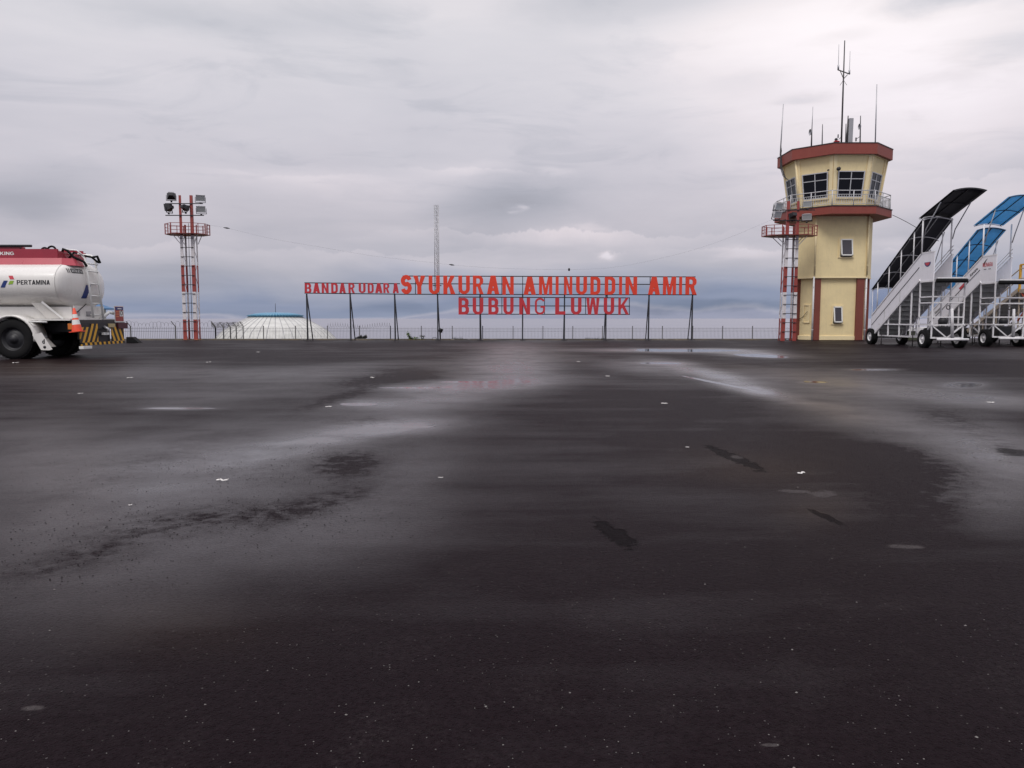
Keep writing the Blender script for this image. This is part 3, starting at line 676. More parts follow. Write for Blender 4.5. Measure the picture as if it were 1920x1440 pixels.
# ---------------------------------------------------------------- building with blue roof
def bluehouse():
    D = 62.; x1 = xx(214, 578, D + 3.4); x0 = x1 - 9.; xm = (x0 + x1) / 2; ze = zz(577.5, D); za = zz(566, D) + .35
    th = thing('pavilion', (xm, D + 2, -6), 'white building with a blue metal hipped roof behind the fuel truck', 'building')
    xw = (x0 + .5, x1 - .45)
    MB().box((xw[0], D + .5, -6), (xw[1], D + 2.9, ze + .05)).build('wall', M_blueclad, th)
    a = [(x0, D), (x1, D), (x1, D + 3.4), (x0, D + 3.4)]; ap = [(x0 + 1.7, D + 1.65), (x1 - 1.7, D + 1.65), (x1 - 1.7, D + 1.75), (x0 + 1.7, D + 1.75)]
    MB().prism(a, ze, za, ap).prism(a, ze - .1, ze - .001).build('roof', M_blueroof, th)
    fr = MB()
    for k in range(42):
        x = x0 + k * 9 / 42; fr.add([(x, D - .02, ze - .08), (x + .19, D - .02, ze - .08), (x + .095, D - .02, ze - .26), (x, D + .01, ze - .08), (x + .19, D + .01, ze - .08), (x + .095, D + .01, ze - .26)], [(0, 1, 2), (5, 4, 3), (0, 3, 4, 1), (1, 4, 5, 2), (2, 5, 3, 0)])
    fr.build('eave_trim', M_decwhite, th)
    MB().box((xw[0], D + .46, zz(585.3, D)), (xw[1], D + .497, zz(584.2, D))).build('vent_band', M_dark, th)
    w = MB().box((x1 - 4, D + .45, -4.2), (x1 - 2.6, D + .497, -2.6)); w.build('window', M_glass, th)
bluehouse()

# ---------------------------------------------------------------- floodlight towers
def aim(yaw, tilt): return Matrix.Rotation(yaw, 4, 'Z') @ Matrix.Rotation(tilt, 4, 'X')
def floodlight(th, c, yaw, tilt, w=.42, h=.32, dark=False):
    c = Vector(c); Mx = Matrix.Translation(c) @ aim(yaw, tilt)
    b = MB()
    # tapered housing opening towards -Y
    def P(x, y, z): return Mx @ Vector((x, y, z))
    o = [(-w/2, -.08, -h/2), (w/2, -.08, -h/2), (w/2, -.08, h/2), (-w/2, -.08, h/2)]; i = [(-w*.28, .16, -h*.3), (w*.28, .16, -h*.3), (w*.28, .16, h*.3), (-w*.28, .16, h*.3)]
    b.add([P(*p) for p in o + i], [(4, 5, 6, 7), (0, 4, 5, 1), (1, 5, 6, 2), (2, 6, 7, 3), (3, 7, 4, 0)])
    fl = .03
    for (xa, xb, za, zb) in ((-w/2, w/2, -h/2, -h/2+fl), (-w/2, w/2, h/2-fl, h/2), (-w/2, -w/2+fl, -h/2, h/2), (w/2-fl, w/2, -h/2, h/2)):
        b.box((xa, -.105, za), (xb, -.08, zb), Mx)
    b.box((-.10, .12, -.09), (.10, .24, .05), Mx)
    for k in range(5): b.box((-w*.26 + k * w * .12, .05, h*.3), (-w*.26 + k * w*.12 + .012, .16, h*.42), Mx)
    ho = b.build('floodlight', M_black if dark else M_rail, th, label='dark-backed floodlight' if dark else 'pale grey floodlight')
    MB().box((-w/2+fl, -.092, -h/2+fl), (w/2-fl, -.084, h/2-fl), Mx).build('lens', M_lamp, ho)
    br = MB(); br.box((-w/2-.03, -.02, -h/2-.08), (-w/2-.01, .02, .02), Mx).box((w/2+.01, -.02, -h/2-.08), (w/2+.03, .02, .02), Mx).box((-w/2-.03, -.02, -h/2-.10), (w/2+.03, .02, -h/2-.08), Mx)
    br.tube([c + Vector((0, 0, -h/2-.16)), c + Vector((0, 0, -h/2-.08))], .05, 6); br.build('bracket', M_black, ho)
def light_tower(name, ub0, ub1, ut0, ut1, D, vb, vtop, vcol, vplat, uplat, bars, lamps, label, dep=.55):
    z0 = 0.; lab = label
    xb0, xb1, xt0, xt1 = xx(ub0, vb, D), xx(ub1, vb, D), xx(ut0, vtop, D), xx(ut1, vtop, D)
    zt = zz(vtop, D); zc = [zz(v, D) for v in vcol]  # red below zc0, white to zc1, red to zc2, white to zc3, red above
    th = thing(name, ((xb0 + xb1) / 2, D + dep / 2, 0), lab, 'floodlight tower', 'floodlight towers')
    mt = pm(name + '_banded_%d' % int(ub0), None, .5, extra=bands(zc[0], zc[1], zc[2], zc[3]), var=.12, dirt=.35, dirtcol=(.20, .10, .08), streak=.15)
    def X(side, z):
        t = z / zt; return (xb0 + (xt0 - xb0) * t) if side < 0 else (xb1 + (xt1 - xb1) * t)
    pw = .19; zp0, zp1 = zz(vplat[1], D), zz(vplat[0], D)
    for s in (-1, 1):
        for yy in (D, D + dep):
            top = zt if yy == D else zp1
            a = X(s, 0) - s * pw / 2; b = X(s, top) - s * pw * .32
            m = MB(); wf, wt_ = (pw / 2, pw * .32) if yy == D else (.03, .03); q = [(a - wf, yy, 0), (a + wf, yy, 0), (b + wt_, yy, top), (b - wt_, yy, top)]
            m.plate(q, (0, .02, 0))
            e0 = a - s * pw / 2 * -1; 
            xo, xo2 = a + s * wf, b + s * wt_; dd = .10 if yy == D else -.10
            m.plate([(xo, yy + .02, 0), (xo, yy + .02 + dd, 0), (xo2, yy + .02 + dd, top), (xo2, yy + .02, top)], (-s * .015, 0, 0))
            m.build('leg', mt, th)
    n = int(zp0 / .46)
    for k in range(1, n + 1):
        z = k * zp0 / (n + .4)
        MB().tube([(X(-1, z) + .02, D - .03, z), (X(1, z) - .02, D - .03, z)], .016, 6).build('rung', M_dark, th)
    br = MB()
    for k in range(0, 8):
        za, zb_ = k * zp0 / 8, (k + 1) * zp0 / 8
        for s in (-1, 1):
            xa, xb = X(s, za) - s * .03, X(s, zb_) - s * .03
            p, q = ((xa, D + .05, za), (xb, D + dep - .05, zb_)) if k % 2 else ((xa, D + dep - .05, za), (xb, D + .05, zb_)); br.bar(p, q, .018)
    br.build('side_bracing', mt, th)
    cab = MB(); xm = (X(-1, 1) + X(1, 1)) / 2
    cab.tube([(xm + .12, D - .05, .1), (xm + .14, D - .05, zp0 * .4), (xm + .11, D - .05, zp0 * .8), (xm + .13, D - .05, zp1)], .014, 5)
    cab.build('power_cable', M_cablem, th)
    # platform: octagon-ish cage
    u0, u1 = uplat; x0, x1 = xx(u0, vplat[1], D), xx(u1, vplat[1], D); xm = (x0 + x1) / 2; w = (x1 - x0) / 2
    yc = D + dep / 2; oc_ = [(x0, yc - .25), (x0 + w * .5, yc - .75), (x1 - w * .5, yc - .75), (x1, yc - .25), (x1, yc + .35), (x1 - w * .5, yc + .75), (x0 + w * .5, yc + .75), (x0, yc + .35)]
    MB().prism(oc_, zp0, zp0 + .03).build('platform_deck', M_towerred, th)
    H = zp1 - zp0; rl = MB()
    for i in range(8):
        a, b = oc_[i], oc_[(i + 1) % 8]
        for hh in (.03, .33, .62, .97): rl.bar((*a, zp0 + hh * H), (*b, zp0 + hh * H), .024 if hh in (.03, .97) else .013)
        rl.bar((*a, zp0), (*a, zp1), .04); rl.bar(((a[0] + b[0]) / 2, (a[1] + b[1]) / 2, zp0), ((a[0] + b[0]) / 2, (a[1] + b[1]) / 2, zp1), .028)
    rl.build('platform_railing', M_towerred, th)
    for s in (-1, 1):
        for yy in (D, D + dep):
            MB().bar((xm + s * w * .62, yy, zp0), (X(s, zp0 - .45), yy, zp0 - .45), .03).build('platform_brace', M_whitetube, th)
    for v, ua, ub in bars:
        z = zz(v, D); MB().box((xx(ua, v, D), D - .06, z - .022), (xx(ub, v, D), D - .02, z + .022)).build('crossbar', M_black, th)
    for (u, v, yaw, tilt, w_, h_, dk) in lamps:
        floodlight(th, at(u, v, D - .1), R(yaw), R(tilt), w_, h_, dk)
    return th
light_tower('floodlight_tower', 344, 370.5, 334.5, 359.5, 39.2, 636.5, 366, (599, 547, 497, 441), (419, 439.5), (309.5, 384.5),
            [(382, 310, 381), (404, 311, 383)],
            [(321, 367, 200, 18, .42, .34, True), (375.5, 370.5, 25, 22, .44, .32, False), (316, 389, 255, 10, .40, .36, True), (348, 389.5, 150, 15, .34, .28, True), (377, 391.5, 15, 22, .44, .33, False)],
            'red and white lattice floodlight tower standing alone at the apron edge beside the fuel truck')
light_tower('floodlight_tower', 1464, 1492.5, 1477, 1499.5, 37.3, 638.5, 377, (597, 548, 500, 441), (422, 442), (1436.5, 1532),
            [(394, 1450, 1527), (413.5, 1449, 1522)],
            [(1459, 386, 20, 22, .42, .33, False), (1456.5, 401.5, 20, 22, .42, .33, False), (1486, 404, 190, 15, .30, .26, True), (1514.5, 382, 335, 15, .40, .28, False), (1513, 406, 335, 20, .44, .30, False)],
            'red and white lattice floodlight tower standing against the control tower')

# ---------------------------------------------------------------- control tower
def octo(cx, cy, a):
    s = a * math.tan(math.pi / 8); return [(cx - s, cy - a), (cx + s, cy - a), (cx + a, cy - s), (cx + a, cy + s), (cx + s, cy + a), (cx - s, cy + a), (cx - a, cy + s), (cx - a, cy - s)]
def control_tower():
    cx, cy = 16.63, 40.1; Yf = 38.45
    th = thing('control_tower', (cx, cy - .4, 0), 'cream and maroon airport control tower with antennas on its roof', 'control tower')
    zA = zz(519.5, Yf, 1600)                                  # where the shaft widens
    zS0, zS1 = zz(400.5, 37.5, 1600), zz(385, 37.5, 1600)     # balcony slab
    up = [(15.33, 38.45), (17.98, 38.45), (18.66, 39.5), (17.98, 40.9), (15.6, 41.2), (14.74, 39.55)]
    lo = [(15.46, 38.62), (17.74, 38.62), (18.42, 39.55), (17.8, 40.75), (15.7, 41.0), (14.93, 39.62)]
    up = [(x - .15, y) for x, y in up]; lo = [(x - .12, y) for x, y in lo]
    MB().prism(lo, 0, zA).build('lower_wall', M_cream, th)
    MB().prism(up, zA, zS0).build('upper_wall', M_cream, th)
    MB().prism([(x + (x - cx) * .012, y - .012 * (1 if y < 40 else -1)) for x, y in up], zA - .05, zA + .015).build('ledge', M_creamtrim, th)
    MB().prism([(x - .12, y) for x, y in ((15.40, 38.57), (17.80, 38.57), (18.50, 39.53), (17.86, 40.8), (15.65, 41.05), (14.87, 39.6))], 0, .22).build('plinth', M_creamtrim, th, bevel=.015)
    # maroon corner columns on the ground floor
    cols = [(15.38, 38.50, 15.68, 38.9), (17.50, 38.50, 17.88, 38.9), (14.80, 39.45, 15.05, 39.85), (18.2, 39.4, 18.55, 39.8), (17.6, 40.6, 17.95, 40.95), (15.55, 40.85, 15.9, 41.15)]
    for c in cols: MB().box((c[0] - .12, c[1], 0), (c[2] - .12, c[3], zA - .06)).build('column', M_column, th, bevel=.01)
    # downpipes
    for (x, y, zb, zt_) in ((15.30, 38.44, 0, zA + .02), (15.31, 38.41, zA + .1, zS0), (17.93, 38.40, zA + .1, zS0), (17.97, 38.5, 0, zA)):
        x -= .13; m = MB().tube([(x, y, zb), (x, y, zt_)], .045, 8)
        for k in range(3): m.lathe([(.058, -.02), (.058, .02)], (x, y, zb + (zt_ - zb) * (k + .5) / 3), n=10)
        m.build('downpipe', M_white if zb == 0 else M_creamtrim, th)
    # awning windows
    def awning(ua, ub, va, vb, Y):
        x0, x1 = xx(ua, (va + vb) / 2, Y), xx(ub, (va + vb) / 2, Y); z1, z0 = zz(va, Y, ua), zz(vb, Y, ua)
        fr = MB()
        t = .07
        for a, b in (((x0 - t, z0 - .05), (x0, z1 + t)), ((x1, z0 - .05), (x1 + t, z1 + t)), ((x0, z1), (x1, z1 + t)), ((x0 - .1, z0 - .09), (x1 + .1, z0 - .05))):
            fr.box((a[0], Y - .045, a[1]), (b[0], Y + .003, b[1]))
        w = fr.build('window', M_creamtrim, th)
        MB().box((x0, Y - .006, z0 - .05), (x1, Y + .002, z1)).build('recess', M_black, w)
        tl = R(9); Mx = Matrix.Translation((0, Y - .03, z1)) @ Matrix.Rotation(-tl, 4, 'X'); h = z1 - z0 
        s = MB()
        for a, b in (((x0, -h), (x0 + .055, 0)), ((x1 - .055, -h), (x1, 0)), ((x0, -.05), (x1, 0)), ((x0, -h), (x1, -h + .055))):
            s.box((a[0], -.025, a[1]), (b[0], .015, b[1]), Mx)
        s.build('sash', M_decwhite, w)
        MB().box((x0 + .05, -.005, -h + .05), (x1 - .05, .005, -.045), Mx).build('pane', M_winlight, w)
    awning(1575.5, 1597.5, 448.5, 480, 38.45); awning(1562, 1578, 575, 605, 38.62)
    # narrow side window on the left face
    a, b = Vector((14.81, 39.62, 0)), Vector((15.34, 38.62, 0)); d = (b - a).normalized(); nrm = Vector((d.y, -d.x, 0)); p = a.lerp(b, .56); zw0, zw1 = zz(604, 39.1, 1510), zz(573, 39.1, 1510)
    fw = MB(); 
    for (s0, s1, q0, q1) in ((-.22, -.15, zw0, zw1 + .05), (.15, .22, zw0 - .04, zw1 + .05), (-.15, .15, zw1, zw1 + .05), (-.15, .15, zw0 - .04, zw0)):
        fw.plate([p + d * s0 + Vector((0, 0, q0)) + nrm * .0, p + d * s1 + Vector((0, 0, q0)), p + d * s1 + Vector((0, 0, q1)), p + d * s0 + Vector((0, 0, q1))], nrm * .05)
    w = fw.build('window', M_creamtrim, th)
    MB().plate([p + d * -.15 + Vector((0, 0, zw0)), p + d * .15 + Vector((0, 0, zw0)), p + d * .15 + Vector((0, 0, zw1)), p + d * -.15 + Vector((0, 0, zw1))], nrm * .012).build('pane', M_cream, w)
    MB().tube([p - d * .45 + nrm * .06 + Vector((0, 0, zw0 + .15)), p - d * .2 + nrm * .08 + Vector((0, 0, zw0 + .25)), p + d * .1 + nrm * .07 + Vector((0, 0, zw0 + .55))], .014, 5).build('hanging_cable', M_cablem, th)
    # balcony slab
    MB().prism(octo(cx, cy, 2.6), zS0, zS1).build('balcony_slab', M_maroon, th)
    MB().prism(octo(cx, cy, 2.63), zS1 - .03, zS1 + .012).build('slab_edge', M_dark, th)
    # cab
    zR0, zR1 = zz(288.5, 37.6, 1600), zz(268.2, 37.6, 1600)
    ab, at_ = 1.93, 2.27
    def cab_a(z): return ab + (at_ - ab) * (z - zS1) / (zR0 - zS1)
    MB().prism(octo(cx, cy, ab), zS1 + .012, zR0, octo(cx, cy, at_)).build('cab_wall', M_cream, th)
    MB().prism(octo(cx, cy, 2.54), zR0, zR1).build('roof', M_maroon, th)
    MB().prism(octo(cx, cy, 2.56), zR1 - .01, zR1 + .03).build('roof_flashing', M_dark, th)
    MB().prism(octo(cx, cy, 2.35), zR0 - .03, zR0 - .001).build('soffit', M_creamtrim, th)
    # corner pilasters and raking windows, in each face's own plane
    zw1, zw0 = zz(321, 38., 1600), zz(369.5, 38., 1600)
    bo = octo(cx, cy, ab); to = octo(cx, cy, at_)
    for i in range(8):
        j = (i + 1) % 8
        B0, B1 = Vector((*bo[i], zS1)), Vector((*bo[j], zS1)); T0, T1 = Vector((*to[i], zR0)), Vector((*to[j], zR0))
        def fp(s, z, off=0.):
            t = (z - zS1) / (zR0 - zS1); l = B0.lerp(T0, t); r = B1.lerp(T1, t); q = l.lerp(r, s)
            dd = (B1 - B0).normalized(); n = Vector((dd.y, -dd.x, 0)); 
            return q + n * off
        dd = (B1 - B0).normalized(); nn = Vector((dd.y, -dd.x, 0))
        s = .095
        pil = MB()
        for (sa, sb) in ((0, s), (1 - s, 1)):
            pil.plate([fp(sa, zS1 + .02, .004), fp(sb, zS1 + .02, .004), fp(sb, zR0 - .035, .004), fp(sa, zR0 - .035, .004)], nn * .045)
        pil.build('pilaster', M_creamtrim, th)
        if i in (4, 5): continue
        sl_, sr = .13, .87
        wf = MB(); t = .028
        zm = zw0 + (zw1 - zw0) * .70
        def rect(sa, sb, za, zb_, o0, dpt): wf.plate([fp(sa, za, o0), fp(sb, za, o0), fp(sb, zb_, o0), fp(sa, zb_, o0)], nn * dpt)
        rect(sl_, sl_ + t, zw0, zw1, .006, .05); rect(sr - t, sr, zw0, zw1, .006, .05)
        rect(sl_ + t, sr - t, zw1 - .045, zw1, .006, .05); rect(sl_ + t, sr - t, zw0, zw0 + .045, .006, .05)
        rect(.49, .51, zw0 + .045, zw1 - .045, .006, .04); rect(sl_ + t, .49, zm - .018, zm + .018, .006, .04); rect(.51, sr - t, zm - .018, zm + .018, .006, .04)
        w = wf.build('window', M_rail, th)
        MB().plate([fp(sl_, zw0, .003), fp(sr, zw0, .003), fp(sr, zw1, .003), fp(sl_, zw1, .003)], nn * .012).build('pane', M_glass, w)
        MB().plate([fp(sl_ - .02, zw0 - .07, .002), fp(sr + .02, zw0 - .07, .002), fp(sr + .02, zw0 - .005, .002), fp(sl_ - .02, zw0 - .005, .002)], nn * .06).build('sill', M_creamtrim, w)
    # balcony railing
    ro = octo(cx, cy, 2.52); zt_ = zz(357, 37.6, 1600); zm_ = zz(364.5, 37.6, 1600)
    for i in range(8):
        a, b = Vector((*ro[i], 0)), Vector((*ro[(i + 1) % 8], 0)); m = MB()
        m.tube([a + Vector((0, 0, zt_)), b + Vector((0, 0, zt_))], .022, 6).tube([a + Vector((0, 0, zm_)), b + Vector((0, 0, zm_))], .016, 5)
        m.tube([a + Vector((0, 0, zS1 + .1)), b + Vector((0, 0, zS1 + .1))], .014, 5)
        n = 18
        for k in range(1, n):
            p = a.lerp(b, k / n); m.bar((p.x, p.y, zS1 + .1), (p.x, p.y, zm_), .016)
        m.build('railing_panel', M_rail, th)
        for t in (0, .5):
            p = a.lerp(b, t); MB().tube([p + Vector((0, 0, zS1)), p + Vector((0, 0, zt_))], .026, 6).build('railing_post', M_rail, th)
    # small things on the walls
    p = at(1572.5, 316.5, 37.72); MB().lathe([(.001, -.05), (.09, -.05), (.09, .05), (.07, .06)], p, axis='Y', n=16).build('alarm_bell', M_black, th)
    p = at(1553, 319, 37.9); MB().lathe([(.001, -.06), (.04, -.05), (.04, .05)], p, axis='Y', n=10).build('wall_lamp', M_black, th)
    x = xx(1498.5, 300, 38.6)
    for sg in (-1, 1):
        MB().tube([(cx + sg * (at_ + .05), cy - at_ * .414 - .05, zR0 - .03), (cx + sg * (ab + .05), cy - ab * .414 - .05, zS1)], .045, 7).build('downpipe', M_creamtrim, th)
    # cable bundle hanging from the roof edge at the left
    cb = MB()
    L0 = at(1463, 292, 40.9)
    for k in range(4):
        o = k * .05
        pts = [at(1464.5 + k * .4, 272 + k * 3, 40.6), at(1463 + k * .6, 290, 40.55), at(1463 + k * 1.2, 315, 40.3), at(1468 + k * 2, 330 + k * 2, 39.9), at(1478, 337, 39.4), at(1480, 350, 39.4)]
        cb.tube(pts, .014, 5)
    cb.build('cable_bundle', M_cablem, th)
    # roof gear
    zr = zR1 + .03
    def mast(name, ub, ut, vt, Y, r, parent=th, mat=M_alu, v0=None):
        b = at(ub, 268, Y); b.z = zr if v0 is None else zz(v0, Y, ub); t_ = at(ut, vt, Y)
        return MB().tube([b, b.lerp(t_, .5), t_], [r, r * .9, r * .55], 7).build(name, mat, parent)
    big = mast('antenna_mast', 1577.6, 1583.9, 76, 39.2, .045, mat=M_dark)
    p0, p1 = at(1570.8, 130.8, 38.9), at(1593.3, 139, 39.7); c0 = at(1581.8, 148, 39.2)
    MB().bar(p0, p1, .04).bar(at(1575.5, 133, 39.0), c0, .025).bar(at(1589, 140, 39.5), c0, .025).build('cross_arm', M_dark, big)
    for (a, b, r) in (((1571.8, 130, 38.9), (1573, 83, 38.9), .018), ((1592.6, 139, 39.7), (1594, 96, 39.7), .018)):
        MB().tube([at(*a), at(a[0] + .1, a[1] - 8, a[2]), at(a[0] + .2, a[1] - 8.4, a[2]), at(*b)], [.045, .045, r, r * .6], 6).build('whip_antenna', M_alu, big)
    for sx in (-1, 1): MB().tube([at(1581.5, 150, 39.2), at(1581.5 + sx * 6.5, 160, 39.2)], .01, 4).build('radial', M_cablem, big)
    mast('whip_antenna', 1463.6, 1468.8, 195, 40.6, .032)
    m2 = mast('antenna_mast', 1521.6, 1522.4, 240, 39.3, .04, mat=M_dark)
    MB().tube([at(1522.4, 242, 39.3), at(1524.2, 200, 39.3)], [.022, .012], 5).build('whip_antenna', M_alu, m2)
    MB().lathe([(.16, 0), (.13, .05), (.02, .09)], at(1518.5, 248, 39.3), axis='X', n=14).build('dish', M_alu, m2)
    mast('whip_antenna', 1541.7, 1542.3, 233, 38.9, .028, mat=M_dark)
    mast('antenna_mast', 1586, 1586.3, 232, 39.4, .035, mat=M_dark)
    m3 = mast('antenna_mast', 1587.8, 1590.3, 217, 39.6, .045, mat=M_dark)
    b0, b1 = at(1594.5, 268, 39.5), at(1597, 221, 39.5); b0.z = zr
    MB().plate([b0 + Vector((-.11, 0, 0)), b0 + Vector((.11, 0, 0)), b1 + Vector((.11, 0, .0)), b1 + Vector((-.11, 0, 0))], (0, .14, 0)).build('panel_antenna', pm('antenna_radome', (.33, .33, .35), .5), th, bevel=.02)
    m4 = mast('antenna_mast', 1613, 1613.6, 217, 39.4, .035, mat=M_dark)
    MB().lathe([(.15, 0), (.12, .05), (.02, .09)], at(1611, 237.5, 39.4), axis='X', n=14).build('dish', M_alu, m4)
    MB().bar(at(1605, 265, 39.4), at(1605, 258, 39.4), .05).bar(at(1605, 261, 39.4), at(1614, 255, 39.4), .025).build('bracket', M_dark, m4)
    mast('whip_antenna', 1641.3, 1644.2, 158, 38.6, .032)
    bc = at(1568.7, 268, 38.4); bc.z = zr
    dr = MB().lathe([(.11, 0), (.11, .20), (.145, .20), (.145, .235), (.001, .235)], bc, n=18).build('obstruction_beacon', pm('beacon_red', (.55, .04, .05), .4), th)
    MB().lathe([(.001, .235), (.05, .25), (.085, .31), (.05, .38), (.001, .40)], bc + Vector((-.03, 0, 0)), n=14).build('horn', M_black, dr)
    MB().lathe([(.03, .40), (.03, .56), (.001, .58)], bc + Vector((.06, 0, 0)), n=8).build('lamp', M_black, dr)
    MB().bar((bc.x + .1, bc.y, bc.z + .33), (bc.x + .42, bc.y + .5, bc.z + .55), .02).build('stay', M_dark, dr)
control_tower()

# ---------------------------------------------------------------- the sign
def airport_sign():
    def DY(u): return 37.6 + (u - 571) / 735 * 1.4
    th = thing('airport_name_sign', (xx(940, 638, 38.3), 38.3, 0), 'long red airport name sign on a thin black frame at the apron edge', 'sign')
    def P(u, v, off=0.): p = at(u, v, DY(u)); return p + Vector((0, off, 0))
    def slope(v, u): return v + (u - 940) * 0.0
    rails = [((571, 530.3), (750, 532)), ((571, 549.6), (750, 551.6)), ((755, 517.5), (1304, 519.2)), ((755, 532), (1304, 533.5)), ((750, 551.7), (1306, 552.8)),
             ((860, 557), (1181, 558.5)), ((860, 573.3), (1181, 574)), ((860, 589), (1181, 589.6))]
    for a, b in rails:
        p, q = P(*a), P(*b); MB().bar(p, q, .045).build('rail', M_black, th)
    vert = [(572, 530, 549), (655, 531, 551), (739, 531, 551), (779, 518, 552), (832, 518, 552), (861, 518, 552), (941, 519, 552), (980, 519, 557), (1021, 558, 589), (1058, 519, 557), (1098, 558, 590), (1139, 519, 558),
            (1180, 558, 590), (1219, 519, 552), (1301, 519, 552), (862, 557, 589), (941, 558, 589), (901, 552, 558)]
    for u, a, b in vert: MB().bar(P(u, a), P(u, b), .035).build('upright', M_black, th)
    for u in (575, 656.5, 740, 820.5, 900, 980, 1058.5, 1136.5, 1217, 1298.5):
        vt = 551 if not (860 < u < 1180) else 553
        t_ = P(u, vt); b = Vector((t_.x, t_.y, 0))
        po = MB().bar(b, t_, .065).build('post', M_black, th)
        MB().box((b.x - .14, b.y - .14, 0.001), (b.x + .14, b.y + .14, .03)).build('base_plate', M_dark, po)
        k = MB().bar((b.x + .02, b.y + .92, 0), t_ + Vector((0, .05, -.1)), .045); k.bar((b.x, b.y + .3, t_.z * .74), (b.x, b.y + .05, t_.z * .74), .04); k.build('brace', M_black, th)
    o1, s1 = (560, 500), 1920 / 380.; o2, s2 = (840, 500), 1920 / 490.
    L = []
    for ch, a, b in zip('BANDARUDARA', (62, 140, 222, 312, 388, 475, 572, 657, 727, 805, 893), (122, 203, 285, 372, 447, 533, 635, 712, 795, 862, 950)): L.append((ch, o1[0] + a / s1, o1[0] + b / s1, 531.0, 549.6, 0))
    for ch, a, b in zip('SYUKURA', (972, 1088, 1235, 1373, 1515, 1652, 1785), (1072, 1202, 1338, 1485, 1622, 1752, 1900)): L.append((ch, o1[0] + a / s1, o1[0] + b / s1, 517.0 if ch != 'S' else 515.7, 551.5, 1))
    for ch, a, b in zip('NAMINUDDINAMIR', (400, 555, 668, 790, 852, 940, 1045, 1150, 1255, 1302, 1468, 1577, 1695, 1742), (483, 645, 765, 812, 912, 1020, 1118, 1227, 1277, 1387, 1555, 1672, 1717, 1825)): L.append((ch, o2[0] + a / s2, o2[0] + b / s2, 519.2, 552.5, 1))
    for ch, a, b in zip('BUBUNGLUWUK', (78, 182, 297, 407, 523, 638, 787, 902, 1015, 1143, 1250), (155, 260, 372, 482, 603, 713, 862, 980, 1112, 1220, 1328)): L.append((ch, o2[0] + a / s2, o2[0] + b / s2, 558.5, 589.8, 2))
    rnd = random.Random(5)
    for i, (ch, ua, ub, va, vb, row) in enumerate(L):
        p0, p1 = P(ua, vb), P(ub, va); w = p1.x - p0.x; h = p1.z - p0.z; dp = .05 + .05 * (row == 1)
        yb = (p0.y + p1.y) / 2 - .03 - dp
        light = row == 2 and ch in 'GK'
        bold = -.195 if ch != 'S' else -.22
        if light: bold = -.14 if ch == 'K' else -.12
        f = lambda x, y, d: (p0.x + x, yb + d, p0.z + y)
        mb = text_mesh(ch, f, w, h, dp, bold)
        mb.build('letter', M_redletter if row == 1 else M_darkletter, th)
airport_sign()

# lattice radio mast standing on the sign frame
def radio_mast():
    Y = 38.45; x = xx(819.5, 551, Y); w = xx(823.4, 450, Y) - xx(815.6, 450, Y); z0, z1 = zz(551.0, Y), zz(384.5, Y)
    th = thing('radio_mast', (x, Y, z0), 'slim white lattice mast rising above the red sign', 'mast')
    c = [(x - w / 2, Y), (x + w / 2, Y), (x, Y + w * .85)]
    c = [Vector((*p, 0)) for p in c]
    lat = MB()
    n = 26
    for k in range(n):
        za, zb_ = z0 + (z1 - z0) * k / n, z0 + (z1 - z0) * (k + 1) / n
        for i in range(3):
            a, b = c[i], c[(i + 1) % 3]
            if k % 2: a, b = b, a
            lat.bar(a + Vector((0, 0, za)), b + Vector((0, 0, zb_)), .011); lat.bar(a + Vector((0, 0, zb_)), b + Vector((0, 0, zb_)), .011)
    lat.build('lacing', M_rail, th)
    for p in c: MB().tube([p + Vector((0, 0, z0)), p + Vector((0, 0, z1))], .016, 6).build('leg', M_alu, th)
    MB().prism([(x - w, Y - .08), (x + w, Y - .08), (x + w, Y + .28), (x - w, Y + .28)], z0 + .40, z0 + .43).build('collar', M_dark, th)
radio_mast()

# overhead cables
def cable(name, pts, r, label, spacers=()):
    m = MB(); P = [at(*p) for p in pts]; 
    # Catmull-Rom
    Q = []
    for i in range(len(P) - 1):
        a = P[max(i - 1, 0)]; b = P[i]; c = P[i + 1]; d = P[min(i + 2, len(P) - 1)]
        for k in range(8):
            t = k / 8; Q.append(.5 * ((2 * b) + (c - a) * t + (2 * a - 5 * b + 4 * c - d) * t * t + (3 * b - a - 3 * c + d) * t ** 3))
    Q.append(P[-1]); m.tube(Q, r, 5)
    for (u, v, Y, l) in spacers:
        m.tube([at(u - l, v - l * .15, Y), at(u, v, Y), at(u + l, v + l * .15, Y)], [.012, .04, .012], 6)
    o = m.build(name, M_cablem, None, origin=tuple(P[0])); tag(o, label, 'cable'); return o
cable('overhead_cable', [(384, 421, 39.2), (425, 427.5, 39.3), (512, 448, 39.4), (600, 463, 39.4), (690, 478.5, 39.4), (770, 488, 39.2), (818, 493, 38.6)], .0022, 'thin cable from the lone floodlight tower to the lattice mast', [(425, 427.5, 39.3, 6)])
cable('overhead_cable', [(820, 493, 38.6), (850, 497, 38.8), (940, 503, 39.2), (1067, 505.5, 39.4), (1160, 500, 39.4), (1265, 478, 39.2), (1350, 452, 38.9), (1448, 412, 38.4)], .0022, 'thin cable from the lattice mast to the control tower', [(847, 496.5, 38.8, 5)])
cable('overhead_cable', [(1673, 403, 39.), (1690, 411, 38), (1712, 423, 37), (1760, 452, 35.)], .014, 'short cable running down from the tower balcony behind the stairs')
o = MB().tube([at(1067, 502.6, 39.3), at(1067, 505, 39.3), at(1067, 508, 39.3)], [.03, .06, .04], 8).build('insulator', M_black, None, origin=tuple(at(1067, 505, 39.3))); tag(o, 'small black insulator hanging on the cable above the sign', 'insulator')

